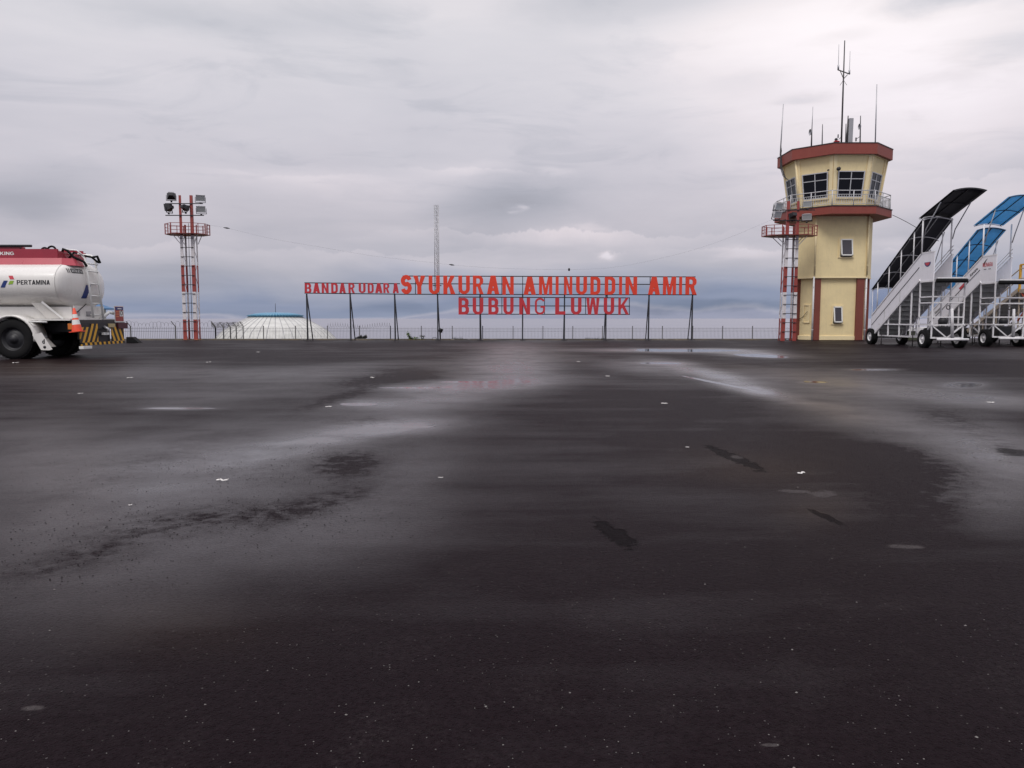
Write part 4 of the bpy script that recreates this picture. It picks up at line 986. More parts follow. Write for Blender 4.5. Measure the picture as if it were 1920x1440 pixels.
# small post lamp, ground lamps, plants along the kerb
def spotlight(u, v, Y, h, label):
    b = at(u, v, Y); b.z = -.02
    th = thing('spotlight', tuple(b), label, 'spotlight')
    MB().bar(b, b + Vector((0, 0, h)), .055).build('post', M_black, th)
    Mx = Matrix.Translation(b + Vector((.03, 0, h + .10))) @ Matrix.Rotation(R(20), 4, 'Y') @ Matrix.Rotation(R(150), 4, 'Z')
    hd = MB().box((-.085, -.06, -.10), (.085, .06, .10), Mx).box((-.06, .06, -.07), (.06, .12, .07), Mx).build('lamp_head', M_black, th, bevel=.01)
    MB().box((-.07, -.065, -.085), (.07, -.061, .085), Mx).build('lens', M_lamp, hd)
spotlight(825.7, 638, 39.3, .40, 'black spotlight on a short post beside the sign')
b = at(813, 637, 39.2); th = thing('cable_bracket', (b.x, b.y, 0), 'low bent metal bracket at the foot of a sign post', 'bracket')
MB().tube([(b.x - .05, b.y, 0), (b.x - .05, b.y, .13), (b.x + .13, b.y, .12), (b.x + .16, b.y, .0)], .012, 6).build('hoop', M_black, th)
def ground_lamp(u, label, Y=41.):
    b = at(u, 634, Y); b.z = -.2
    th = thing('ground_lamp', tuple(b), label, 'lamp', 'black lamps lying behind the kerb')
    Mx = Matrix.Translation(b + Vector((0, 0, .25))) @ Matrix.Rotation(R(-25), 4, 'Y') @ Matrix.Rotation(R(15), 4, 'X')
    MB().box((-.19, -.1, -.07), (.19, .1, .09), Mx).box((-.12, .1, -.05), (.12, .18, .06), Mx).build('housing', M_black, th, bevel=.015)
    MB().tube([b, b + Vector((0, 0, .2))], .03, 6).build('stake', M_black, th)
ground_lamp(673, 'black ground lamp, left of the pair behind the second sign post'); ground_lamp(682, 'black ground lamp, right of the pair behind the second sign post', 41.4)

def leafy(name, base, blobs, label, mat, n, size, stemmat=M_leafdark, cat='plant', seed=1, group=None):
    rnd = random.Random(seed); th = thing(name, tuple(base), label, cat, group); base = Vector(base)
    lf = MB(); st = MB()
    for (dx_, dz_, r, k) in blobs:
        c = base + Vector((dx_, 0, dz_))
        st.tube([base + Vector((dx_ * .2, 0, 0)), base + Vector((dx_ * .6, 0, dz_ * .5)), c], [.012, .009, .005], 5)
        for _ in range(int(n * k)):
            v = Vector((rnd.gauss(0, 1), rnd.gauss(0, 1), rnd.gauss(0, 1))).normalized() * r * rnd.random() ** .5
            p = c + v; s = size * (.6 + rnd.random() * .8)
            a = Vector((rnd.uniform(-1, 1), rnd.uniform(-1, 1), rnd.uniform(-.6, .4))).normalized(); bb = a.cross(Vector((rnd.uniform(-.4, .4), rnd.uniform(-.6, .6), 1))).normalized()
            lf.add([p, p + a * s * .4 + bb * s * .30, p + a * s + Vector((0, 0, -.15 * s)), p + a * s * .4 - bb * s * .30], [(0, 1, 2, 3)])
    lf.build('leaves', mat, th, fixn=False); st.build('stem', stemmat, th)
b = gr(778, 637.5); b.y = 39.6; b.x = xx(775, 637, 39.6); b.z = 0
leafy('kerbside_plant', b, [(-.30, .32, .09, 1), (-.24, .20, .10, 1), (-.15, .10, .12, 1.2), (0, .06, .12, 1), (.12, .07, .10, .8), (.26, .05, .09, .6)], 'small leafy green plant growing at the kerb below the sign', M_leaf, 34, .10)
b2 = Vector((xx(792, 637, 39.75), 39.75, 0)); leafy('kerbside_plant', b2, [(-.06, .17, .08, 1), (.06, .16, .08, 1), (.0, .06, .08, .6)], 'dark little shrub just right of the leafy plant', M_leafdark, 26, .07, seed=4)
def tufts(u0, u1, n, label, seed, Y=39.75, h=.10):
    rnd = random.Random(seed); mb = MB()
    x0, x1 = xx(u0, 637, Y), xx(u1, 637, Y)
    for _ in range(n):
        x = x0 + (x1 - x0) * rnd.random() ** 1.0; y = Y + rnd.uniform(-.05, .12); hh = h * rnd.uniform(.3, 1.2); l = rnd.uniform(-.04, .04); z0 = 0.0 if y < EDGE else .03
        mb.add([(x - .006, y, z0), (x + .006, y, z0), (x + l, y + rnd.uniform(-.02, .02), z0 + hh)], [(0, 1, 2)])
    o = mb.build('weeds', M_leafdark, None, origin=((x0 + x1) / 2, Y, 0), fixn=False); tag(o, label, 'weeds', kind='stuff')
tufts(848, 868, 70, 'sparse weeds at the kerb under the second row of letters', 1, h=.16); tufts(1098, 1136, 110, 'thin weeds at the kerb below the last letters', 2, h=.13); tufts(240, 345, 60, 'scattered weeds along the kerb near the truck', 3, h=.06); tufts(380, 700, 130, 'scattered weeds along the kerb left of the plant', 5, h=.05)
def stone_row():
    mb = MB(); rnd = random.Random(9)
    for u0, u1, n in ((842, 852, 5), (872, 935, 14), (560, 575, 3), (655, 662, 2), (1140, 1300, 8)):
        for _ in range(n):
            u = rnd.uniform(u0, u1); x = xx(u, 638, 39.6); y = 39.6 + rnd.uniform(-.3, .2); r = rnd.uniform(.02, .06)
            mb.lathe([(.001, -.0), (r * 1.3, .0), (r * 1.1, r * .5), (r * .5, r * .75), (.001, r * .8)], (x, y, .001), n=7, smooth=False)
    o = mb.build('rubble', M_pebble, None, origin=(0, 39.6, 0)); tag(o, 'pale stones scattered along the kerb', 'rubble', kind='stuff')
stone_row()

# ---------------------------------------------------------------- wheels
def wheel(th, c, r, w, side, dual=False, rim=M_white, n=40):
    """axis along X (side=-1: outer face towards -X)"""
    c = Vector(c); s = side
    pr = [(r * .60, -w/2), (r * .80, -w/2 * 1.02), (r * .93, -w/2 * .95), (r * .985, -w/2 * .78), (r, -w/2 * .5), (r, w/2 * .5), (r * .985, w/2 * .78), (r * .93, w/2 * .95), (r * .80, w/2 * 1.02), (r * .60, w/2)]
    return pr
def make_wheel(th, c, r, w, axis, outer, rimmat, holes=6, hubr=.16):
    c = Vector(c)
    pr = [(r * .58, -w * .46), (r * .62, -w / 2), (r * .80, -w / 2 * 1.04), (r * .92, -w / 2 * .98), (r * .985, -w / 2 * .80), (r, -w / 2 * .5), (r, w / 2 * .5), (r * .985, w / 2 * .80), (r * .92, w / 2 * .98), (r * .80, w / 2 * 1.04), (r * .62, w / 2), (r * .58, w * .46), (r * .58, -w * .46)]
    wh = MB().lathe(pr, c, axis=axis, n=44)
    # tread blocks
    for k in range(36):
        a = 2 * math.pi * k / 36; 
        for off in (-.30, .30):
            p = Vector((math.cos(a + off * .12), math.sin(a + off * .12))) * (r + .004)
            q = {'X': Vector((off * w, p.x, p.y)), 'Y': Vector((p.x, off * w, p.y))}[axis]
            tdir = {'X': Vector((0, -math.sin(a), math.cos(a))), 'Y': Vector((-math.sin(a), 0, math.cos(a)))}[axis]
            axd = {'X': Vector((1, 0, 0)), 'Y': Vector((0, 1, 0))}[axis]
            wh.bar(c + q - axd * w * .16, c + q + axd * w * .16, r * .10, .014, up=(q - axd * off * w).normalized())
    wo_ = wh.build('wheel', M_rubber, th)
    o = outer; ri = MB()
    ri.lathe([(r * .60, o * w * .47), (r * .575, o * w * .40), (r * .53, o * w * .36), (r * .52, o * w * .16), (r * .46, o * w * .12), (r * .40, o * w * .22), (r * hubr * 1.3, o * w * .26), (r * hubr, o * w * .30), (r * hubr * .9, o * w * .46), (.001, o * w * .48)], c, axis=axis, n=32)
    ri.lathe([(r * .59, -o * w * .47), (r * .52, -o * w * .3), (r * .3, -o * w * .2), (.001, -o * w * .2)], c, axis=axis, n=24)
    rim_o = ri.build('rim', rimmat, wo_)
    for k in range(holes):
        hb = MB()
        a = 2 * math.pi * k / holes; p = (math.cos(a) * r * .40, math.sin(a) * r * .40)
        cc = c + {'X': Vector((o * w * .215, *p)), 'Y': Vector((p[0], o * w * .215, p[1]))}[axis]
        hb.lathe([(.001, o * .012), (r * .05, o * .012), (r * .05, -o * .012)], cc, axis=axis, n=8)
        hb.build('rim_hole', M_black, wo_)
    return wo_

# ---------------------------------------------------------------- passenger stairs (axis along Y, high end towards the camera)
def stairs(name, ox, oy, label, style):
    """built for the first stair's place, then moved: x 15.5..16.7, low end y 32.9, platform y 28.8..27.6"""
    th = thing(name, (16.1 + ox, 30.0 + oy, 0), label, 'passenger stairs', 'mobile passenger stairs')
    O = Vector((ox, oy, 0)); x0, x1 = 15.5, 16.7
    tube_m = M_whitetube if style != 'beige' else M_beige; pan = M_panel if style != 'beige' else M_beige
    def V(x, y, z): return Vector((x, y, z)) + O
    yp, yf, yl = 29.05, 28.15, 32.85; zp = 2.53 if style != 'beige' else 2.2; k = (zp - .22) / (yl - yp)
    def zl(y): return zp - k * (y - yp)      # stringer underside line
    if style != 'beige':
        for x, s in ((x0, 1), (x1, -1)):
            m = MB().plate([V(x, yl, zl(yl)), V(x, yp, zp), V(x, yp, zp + 1.0), V(x, yl, zl(yl) + 1.0)], (s * .035, 0, 0))
            so_ = m.build('side_panel', pan, th)
            tr = MB()
            for hh in (1.0,): tr.bar(V(x + s * .01, yl, zl(yl) + hh), V(x + s * .01, yp, zp + hh), .06, .05)
            tr.bar(V(x - s * .012, yl, zl(yl) + .02), V(x - s * .012, yp, zp + .02), .05, .09)
            tr.build('edge_trim', M_whitetube, so_)
            if s > 0:
                gv = MB().bar(V(x - .006, yl - .05, zl(yl) + .60), V(x - .006, yp + .1, zp + .50), .012, .022); gv.build('groove', M_black, so_)
                for t in (.3, .62):
                    y = yl + (yp - yl) * t; MB().box(V(x - .006, y, zl(y) + .02), V(x, y + .03, zl(y) + .55)).build('seam', M_steps, so_)
            # platform panel
            if s < 0:
                for hh in (1.18, 1.32): MB().tube([V(x, yl, zl(yl) + hh), V(x, yp, zp + hh)], .018, 6).build('handrail', tube_m, th)
                continue
            m = MB().box(V(x, yf, zp - .03), V(x + s * .035, yp - .003, zp + 1.0)).build('platform_panel', pan, th)
            MB().bar(V(x + s * .015, yf, zp + 1.02), V(x + s * .015, yp, zp + 1.02), .05).bar(V(x + s * .015, yf, zp - .05), V(x + s * .015, yp, zp - .05), .06).build('trim', M_whitetube, m)
        # raised rails beyond the platform panel
    else:
        for x in (x0, x1):
            m = MB().bar(V(x, yl, zl(yl) + .1), V(x, yp, zp + .1), .06, .16)
            m.bar(V(x, yp, zp + .02), V(x, 27.9, zp + .02), .06, .16); m.build('stringer', tube_m, th)
            for hh in (.55, .95):
                MB().tube([V(x, yl, zl(yl) + hh), V(x, yp, zp + hh), V(x, 27.95, zp + hh)], .026, 6).build('handrail', tube_m, th)
            for q in range(6):
                y = yl + (yp - yl) * q / 5; MB().tube([V(x, y, zl(y)), V(x, y, zl(y) + .95)], .022, 6).build('baluster', tube_m, th)
            for yy, mm in ((yp, M_yellow), (28.0, M_yellow)): MB().bar(V(x, yy, zp), V(x, yy, zp + 1.1), .075).build('gate_post', mm, th)
            MB().bar(V(x, yp, zp + 1.1), V(x, 28.0, zp + 1.1), .06).build('gate_top', M_yellow, th)
    # steps
    n = 12; pts = []
    for q in range(n + 1):
        y = yl - .05 + (yp - yl) * q / n; z = .26 + (zp - .26) * q / n
        pts.append((y, z)); 
        if q < n: pts.append((y, .26 + (zp - .26) * (q + 1) / n))
    m = MB()
    for (a, b), (c, d) in zip(pts, pts[1:]):
        m.box(V(x0 + .045, min(a, c) - .004, min(b, d) - .006), V(x1 - .045, max(a, c) + .004, max(b, d) + .006))
    m.build('steps', M_steps, th)
    MB().box(V(x0 + .04, 27.85, zp - .08), V(x1 - .04, yp - .06, zp)).build('platform', M_alu if style != 'beige' else M_beige, th)
    MB().box(V(x0 - .02, 27.82, zp + .02), V(x1 - .14, 27.92, zp + .07)).build('dock_plate', M_whitetube, th)
    bp = MB().tube([V(x0 - .06, 27.80, zp - .06), V(x1 - .16, 27.80, zp - .06)], .075, 12).build('bumper', M_rubber, th)
    # canopy
    if style in ('black', 'blue'):
        mc = M_canblack if style == 'black' else M_canblue
        def arch(y, z, xa, xb, rise, n=9): return [V(xa + (xb - xa) * i / n, y, z + rise * (1 - (2 * i / n - 1) ** 2)) for i in range(n + 1)]
        def sheet(rows, nm):
            m = MB(); N = len(rows[0]); vs = [p for r in rows for p in r] + [p + Vector((0, 0, -.012)) for r in rows for p in r]; T = len(rows) * N; fs = []
            for i in range(len(rows) - 1):
                for j in range(N - 1):
                    a = i * N + j; fs.append((a, a + 1, a + N + 1, a + N)); fs.append((T + a, T + a + N, T + a + N + 1, T + a + 1))
                fs.append((i * N, i * N + N, T + i * N + N, T + i * N)); fs.append((i * N + N - 1, T + i * N + N - 1, T + i * N + 2 * N - 1, i * N + 2 * N - 1))
            for j in range(N - 1): fs.append((j, T + j, T + j + 1, j + 1)); a = (len(rows) - 1) * N + j; fs.append((a, a + 1, T + a + 1, T + a))
            m.add(vs, fs, True); return m.build(nm, mc, th)
        lo0, lo1 = (32.85, 2.34), (29.0, 4.82)
        if style == 'blue': lo0, lo1 = (32.8, 2.38), (29.4, 4.64)
        def cz(y): return lo0[1] + (lo1[1] - lo0[1]) * (y - lo0[0]) / (lo1[0] - lo0[0])
        xa, xb = x0 - .06, x1 - .08
        ys = [lo0[0] + (lo1[0] - lo0[0]) * i / 8 for i in range(9)]
        sheet([arch(y, cz(y), xa, xb, .10) for y in ys], 'canopy')
        hi0, hi1 = ((29.25, 4.89), (27.05, 5.58)) if style == 'black' else ((29.65, 4.84), (27.55, 5.65))
        hy = lambda t: hi0[0] + (hi1[0] - hi0[0]) * t
        hz = lambda t: hi0[1] + (hi1[1] - hi0[1]) * t 
        sheet([arch(hy(i / 6), hz(i / 6), xa, xb + .02, .09) for i in range(7)], 'upper_canopy')
        # ribs under the sheets
        for i in range(5):
            y = lo0[0] + (lo1[0] - lo0[0]) * i / 4; MB().tube([p + Vector((0, 0, -.035)) for p in arch(y, cz(y), xa + .03, xb - .03, .10)], .017, 6).build('canopy_hoop', tube_m if style == 'black' else M_cablem, th)
        for i in (0, 3, 6): MB().tube([p + Vector((0, 0, -.035)) for p in arch(hy(i / 6), hz(i / 6), xa + .03, xb - .03, .09)], .016, 6).build('canopy_hoop', M_cablem if i else tube_m, th)
        for fr_ in (.08, .5, .92):
            x = xa + (xb - xa) * fr_; rz_ = .10 * (1 - (2 * fr_ - 1) ** 2) - .03
            MB().bar(V(x, lo0[0], lo0[1] + rz_), V(x, lo1[0], lo1[1] + rz_), .03).build('purlin', M_alu if style == 'black' else M_cablem, th)
            MB().bar(V(x, hi0[0], hi0[1] + rz_ - .01), V(x, hi1[0], hi1[1] + rz_ - .01), .026).build('purlin', M_cablem, th)
        for x in (x0, x1 - .11):
            for t in (.12, .36, .60, .84):
                y = lo0[0] + (lo1[0] - lo0[0]) * t; MB().tube([V(x, y, zl(y) + 1.0), V(x, y, cz(y))], .024, 6).build('canopy_post', tube_m, th)
            MB().tube([V(x, yp - .02, zp + 1.0), V(x, yp - .02, hi0[1] - .03)], .03, 8).build('canopy_post', tube_m, th)
            MB().tube([V(x, yp - .1, zp + 1.55), V(x, yp - .25, zp + 1.9), V(x, hy(.62), hz(.62) - .02)], .022, 6).build('canopy_strut', M_alu, th)
        # diagonal sheet braces at the side
        for t in (.12, .36, .60):
            y = lo0[0] + (lo1[0] - lo0[0]) * t; y2 = lo0[0] + (lo1[0] - lo0[0]) * (t + .24)
            MB().bar(V(x1 - .04, y, zl(y) + 1.0), V(x1 - .04, y2, cz(y2)), .022).build('canopy_brace', M_alu, th)
        # clear lower wind screen at the foot
        scr = bpy.data.materials.get('clear_screen')
        if not scr:
            scr = bpy.data.materials.new('clear_screen'); scr.use_nodes = True; t_ = scr.node_tree; t_.nodes.clear(); gg = NG(t_)
            oo = gg.n('ShaderNodeOutputMaterial'); gb = gg.n('ShaderNodeBsdfGlossy'); gb.inputs[1].default_value = .15; gb.inputs[0].default_value = (.6, .7, .85, 1); tp = gg.n('ShaderNodeBsdfTransparent'); tp.inputs[0].default_value = (.86, .89, .95, 1)
            mx = gg.n('ShaderNodeMixShader'); mx.inputs[0].default_value = .12; t_.links.new(tp.outputs[0], mx.inputs[1]); t_.links.new(gb.outputs[0], mx.inputs[2]); t_.links.new(mx.outputs[0], oo.inputs[0])
        MB().plate([V(x0 + .01, lo0[0] + .1, zl(lo0[0]) + 1.0), V(x0 + .01, 31.3, zl(31.3) + 1.0), V(x0 + .01, 31.3, lo0[1] - .02), V(x0 + .01, lo0[0] + .1, lo0[1] - .02)], (.006, 0, 0)).build('wind_screen', scr, th)
        MB().tube([V(x0, yl - .03, zl(yl)), V(x0, yl - .03, lo0[1])], .015, 6).build('screen_post', tube_m, th)
    # undercarriage
    zb, zm = .38, .86
    fr = MB()
    for x, xi in ((x0 + .02, x0 + .19), (x1 - .02, x1 - .10)):
        MB().bar(V(xi, yl - .1, zb), V(xi, 28.05, zb), .06).build('chassis_rail', tube_m, th)
        MB().bar(V(x, 32.2, zm), V(x, 28.05, zm), .05).build('middle_rail', tube_m, th)
        for y in (32.2, 31.4, 30.5, 29.65, yp, yf):
            top = zl(y) + .0 if y > yp else zp - .05
            MB().bar(V(x, y, zb), V(x, y, top), .045).build('frame_post', tube_m, th)
            MB().bar(V(x, y, zb), V(xi, y, zb), .045).build('outrigger', tube_m, th)
        MB().bar(V(xi, yp, zb + .02), V(x, yf, zm), .04).build('diagonal', tube_m, th)
        MB().bar(V(x, 29.65, zm), V(xi, yp, zb), .04).build('diagonal', tube_m, th)
        for z in (1.15, 1.68, 1.90): MB().bar(V(x, yp, z), V(x, yf, z), .045).build('frame_rail', tube_m, th)
    for z in (zb, zm, 1.15, 1.68, 1.90): MB().bar(V(x0, yf, z), V(x1, yf, z), .05).build('cross_rail', tube_m, th)
    for y in (32.2, 30.5, yp): MB().bar(V(x0, y, zb), V(x1, y, zb), .05).build('cross_rail', tube_m, th)
    MB().bar(V(x0, yf, zm), V((x0 + x1) / 2, yf, zb), .04).bar(V(x1, yf, zm), V((x0 + x1) / 2, yf, zb), .04).build('front_diagonal', tube_m, th)
    for y, xa_ in ((32.75, 0), (28.55, 0)):
        MB().tube([V(x0 - .02, y, .335), V(x1 + .05, y, .335)], .035, 8).build('axle', M_dark, th)
        make_wheel(th, V(x0 - .0, y, .335), .33, .24, 'X', -1, M_white if style != 'beige' else M_beige)
        make_wheel(th, V(x1 + .10, y, .335), .33, .24, 'X', 1, M_white)
    # jacks
    for (x, y) in ((x0 + .05, 32.0), (x0 + .05, 29.5), (x1 - .05, 29.5)):
        MB().tube([V(x, y, .03), V(x, y, .95 if y < 30 else .45)], .022, 6).box(V(x - .08, y - .08, 0.003), V(x + .08, y + .08, .03)).build('jack', M_dark, th)
    # drive unit and raised tow bar
    MB().box(V(x0 + .35, 28.3, .42), V(x0 + .85, 28.95, .80)).build('engine', M_black, th, bevel=.03)
    MB().lathe([(.001, 0), (.15, .02), (.16, .2), (.1, .28), (.001, .28)], V(x0 + .62, 28.5, .84), n=16).build('hydraulic_tank', M_black, th)
    MB().tube([V(x0 + .72, 28.0, .34), V(x0 + .50, 27.72, 1.45)], [.06, .045], 8).build('tow_bar', tube_m, th)
    MB().lathe([(.055, -.012), (.085, 0), (.055, .012), (.055, -.012)], V(x0 + .49, 27.95, 1.50), axis='Y', n=16).build('tow_eye', M_dark, th)
    MB().tube([V(x0 + .05, 27.8, .33), V(x1 + .0, 27.8, .33)], .045, 8).build('front_beam', tube_m, th)
    # decals
    def dec(txt, y, z, w, h, mat, x=x0, par=None, bold=.03):
        f = lambda a, b, d: V(x - .006, y - a, z + b)
        return text_mesh(txt, f, w, h, 0, bold).build('lettering', mat, th)
    if style == 'black':
        m = MB(); c = V(x0 - .006, 28.58, zp + .66); N = 12
        m.add([c] + [c + Vector((0, .22 * math.cos(math.pi + math.pi * i / N), .17 * math.sin(math.pi + math.pi * i / N))) for i in range(N + 1)], [(0, i, i + 1) for i in range(1, N + 1)])
        m.build('emblem', M_navy, th)
        m = MB(); c = V(x0 - .012, 28.58, zp + .645)
        m.add([c] + [c + Vector((0, .155 * math.cos(math.pi + math.pi * i / N), .115 * math.sin(math.pi + math.pi * i / N))) for i in range(N + 1)], [(0, i, i + 1) for i in range(1, N + 1)])
        m.build('emblem_centre', M_decred, th)
    if style == 'blue':
        dec('MENARA', 28.98, zp + .60, .62, .16, M_decred, bold=-.15)
        for q in (0, .28): MB().plate([V(x0 - .004, 28.90 - q, zp + .49), V(x0 - .004, 28.74 - q, zp + .49), V(x0 - .004, 28.74 - q, zp + .515), V(x0 - .004, 28.90 - q, zp + .515)], (-.003, 0, 0)).build('caption_bar', M_decblack, th)
        m = MB(); c = V(x0 - .007, 28.80, zp + .70)
        P = []; Q = []
        for i in range(9):
            t = i / 8; P.append(c + Vector((0, .15 - .25 * t, .22 * t ** .6))); Q.append(c + Vector((0, .08 - .18 * t, .20 * t ** .8)))
        m.add(P + Q, [(i, i + 1, 10 + i, 9 + i) for i in range(8)]); m.build('emblem', M_decblack, th)
        # words and half-disc on the slope
        sl_dir = Vector((0, -1, k)).normalized(); sup = Vector((0, k, 1)).normalized()
        b0 = V(x0 - .008, 29.75, zl(29.75) + .68)
        f = lambda a, b, d: b0 + sl_dir * a + sup * b
        text_mesh('Kencana', f, .55, .12, 0, .02).build('lettering', M_decblack, th)
        b1 = V(x0 - .008, 30.35, zl(30.35) + .72); N = 12
        m = MB(); m.add([b1] + [b1 + sl_dir * (.2 * math.cos(math.pi + math.pi * i / N)) + sup * (.15 * math.sin(math.pi + math.pi * i / N)) for i in range(N + 1)], [(0, i, i + 1) for i in range(1, N + 1)]); m.build('emblem', M_decred, th)
        b2 = V(x0 - .008, 32.2, zl(32.2) + .66); f = lambda a, b, d: b2 + sl_dir * a + sup * b
        text_mesh('Kencana', f, .5, .12, 0, .02).build('lettering', M_decblack, th)
    if style == 'beige':
        for x in (x0, x1):
            MB().bar(V(x, yp, 1.0), V(x, 27.8, 2.3), .05).bar(V(x, 27.8, 1.0), V(x, yp, 2.3), .05).build('lift_brace', M_rustred, th)
    return th
stairs('passenger_stairs', 0, 0, 'white airstairs with a black canopy beside the control tower', 'black')
stairs('passenger_stairs', 3.2, 1.45, 'white airstairs with a blue canopy and red lettering', 'blue')
stairs('passenger_stairs', 5.45, 2.5, 'beige open-rail airstairs with yellow gate posts at the right edge of the photo', 'beige')

# low white planter wall with shrubs behind the stairs
bw = xx(1700, 620, 41.)
th = thing('planter', (xx(1716, 625, 38.5), 38.5, 0), 'white rimmed trough of green plants seen under the black-canopied stairs', 'planter')
X0, X1 = xx(1693, 620, 38.5), xx(1742, 620, 38.5)
MB().box((X0, 38.5, zz(621, 38.5)), (X1, 39.0, zz(613.5, 38.5))).build('rim', M_white, th, bevel=.02)
MB().box((X0 + .06, 38.55, 0), (X1 - .06, 38.95, zz(621, 38.5) - .003)).build('trough', pm('mossy_concrete', (.05, .06, .035), .9, var=.5), th)

# ---------------------------------------------------------------- the fuel truck (axis along X, tail towards +X)
def fuel_truck():
    th = thing('fuel_truck', (-14.5, 21.75, 0), 'white aircraft fuel tanker with a red top at the left edge', 'tanker truck')
    yn, yf_, yc = 20.55, 22.95, 21.75; xr = -12.33; xl = -18.6
    zc, hz_, hw = 2.03, .66, 1.2
    def ring(x, s, sh=1.):
        P = []
        for i in range(64):
            a = 2 * math.pi * i / 64; ca, sa = math.cos(a), math.sin(a); e = .84
            P.append((x, yc + hw * s * math.copysign(abs(ca) ** e, ca), zc + hz_ * s * math.copysign(abs(sa) ** e, sa)))
        return P
    m = MB(); rs = [(xl, 1.)] + [(xl + (xr - xl) * i / 6, 1.) for i in range(1, 7)] + [(xr + .02, .998), (xr + .06, .985), (xr + .11, .955), (xr + .17, .88), (xr + .235, .74), (xr + .285, .52), (xr + .31, .26), (xr + .318, .02)]
    R_ = [ring(x, s) for x, s in rs]; N = 64
    m.add([p for r in R_ for p in r], [(i * N + k, i * N + (k + 1) % N, (i + 1) * N + (k + 1) % N, (i + 1) * N + k) for i in range(len(R_) - 1) for k in range(N)], True)
    m.add(R_[-1], [tuple(range(N))], True); m.add(R_[0], [tuple(range(N))[::-1]])
    m.build('tank', M_tankwhite, th)
    for x in (xr + .0, -14.6, -16.8):
        rb = MB()
        rr = [(x, *[q * 1 for q in p[1:]]) for p in ring(x, 1.006)]; r2 = [(x + .035, p[1], p[2]) for p in rr]
        rb.add(rr + r2, [(k, (k + 1) % N, N + (k + 1) % N, N + k) for k in range(N)], True)
        rb.build('weld_band', M_tankwhite, th)
    # red coaming: sloping skirt and upright boards both sides
    z1, z2, z3 = zz(497, 20.95), zz(483.5, 21.0), zz(467, 21.1)
    MB().prism([(xl, 20.93), (-12.3, 20.93), (-12.03, 21.15), (-12.05, 21.6), (-12.5, 22.57), (xl, 22.57)], z1, z2, [(xl, 21.03), (-12.35, 21.03), (-12.15, 21.2), (-12.17, 21.6), (-12.55, 22.47), (xl, 22.47)]).build('skirt', pm('tank_red_skirt', (.42, .05, .075), .3, var=.1, dirt=.1), th)
    for y in (21.05, 22.41):
        MB().box((xl, y, z2 + .002), (-12.47, y + .05, z3)).build('coaming_board', M_tankred, th)
    MB().box((-12.52, 21.103, z2 + .002), (-12.47, 22.407, z3 - .05)).build('coaming_board', M_tankred, th)
    MB().bar((-13.3, 22.45, z3 + .03), (-12.55, 22.45, z3 - .0), .05, .12).build('coaming_cap', M_tankred, th)
    MB().tube([(xl, 21.1, z3 + .10), (-13.2, 21.1, z3 + .085)], .035, 8).build('hand_rail', M_black, th)
    wr = MB()
    for x in (-18, -16.5, -15, -13.5): wr.tube([(x, 21.1, z3), (x, 21.1, z3 + .09)], .02, 6)
    wr.build('rail_stanchion', M_dark, th)
    MB().box((-16, 21.13, z3 + .005), (-13.5, 21.3, z3 + .06)).build('hatch_lid', M_tankred, th)
    for (x, z, r) in ((-12.95, z3 + .0, .12), (-13.15, z3 - .02, .1)):
        MB().tube([(x + r * math.cos(a), 21.6, z + r * math.sin(a)) for a in [math.pi * i / 10 for i in range(11)]], .028, 7).build('hose_loop', M_rubber, th)
    MB().tube([(-12.55, 21.35, z3 - .15), (-12.45, 21.3, z3 + .02), (-12.33, 21.3, z3 - .03), (-12.2, 21.35, z3 - .20), (-11.98, 21.45, z3 - .32), (-11.93, 21.5, z3 - .45)], .035, 8).build('hose', M_rubber, th)
    MB().tube([(-12.42, 21.5, z3 - .22), (-12.3, 21.55, z3 - .05), (-12.15, 21.6, z3 - .12), (-12.0, 21.9, z3 - .16), (-11.92, 22.1, z3 - .3)], .03, 8).build('hose', M_rubber, th)
    MB().tube([(-12.0, 21.95, z3 - .16), (-11.95, 22.1, z3 - .12), (-11.93, 22.2, z3 - .3)], .035, 8).build('hose', M_rubber, th)
    # sub-frame, saddles
    zt_ = zz(597.5, yn); zb_ = zz(580, 21.)
    MB().box((xl, 20.95, zt_), (-12.1, 22.55, 1.42)).build('sub_frame', M_tankwhite, th)
    for x in (-12.75, -14.6, -16.6):
        MB().plate([(x, 20.9, zt_), (x + .42, 20.9, zt_), (x - .0, 20.72, 1.52), (x - .32, 20.72, 1.52)], (0, .06, 0)).build('saddle_plate', M_tankwhite, th)
        MB().bar((x + .44, 20.88, zt_), (x + .0, 20.69, 1.55), .035, .05).build('saddle_edge', M_decwhite, th)
    MB().box((xl, yn + .05, zt_ - .05), (-11.95, yf_ - .05, zt_ - .004)).build('deck_edge', M_tankwhite, th)
    for y in (21.3, 22.1): MB().box((-21.5, y, .72), (-11.85, y + .1, .98)).build('chassis_rail', M_black, th)
    MB().box((-18, 20.95, .45), (-15.6, 21.28, 1.0)).build('side_locker', M_tankwhite, th, bevel=.02)
    # panel behind the ladder with lamps
    MB().box((-12.08, 20.98, zt_ + .0), (-12.04, 22.5, 1.45)).build('rear_apron', M_tankwhite, th)
    for y in (20.98, 21.55): MB().box((-12.035, y, 1.17), (-12.015, y + .22, 1.30)).build('rear_lamp_box', M_alu, th)
    # wheels
    wx = -13.47
    for (x, ) in ((wx,), (-18.9 - 0,)):
        pass
    for y, o in ((20.62, -1), (20.98, -1), (22.52, 1), (22.88, 1)):
        make_wheel(th, (wx, y, .545), .54, .27, 'Y', o, M_black, 0, .22)
    for y, o in ((20.75, -1), (22.75, 1)):
        make_wheel(th, (-19.0, y, .52), .52, .27, 'Y', o, M_dark, 0, .22)
    MB().tube([(wx, 20.7, .55), (wx, 22.8, .55)], .09, 10).lathe([(.001, -.25), (.22, -.2), (.26, 0), (.22, .2), (.001, .25)], (wx, 21.75, .55), axis='Y', n=16).build('axle', M_black, th)
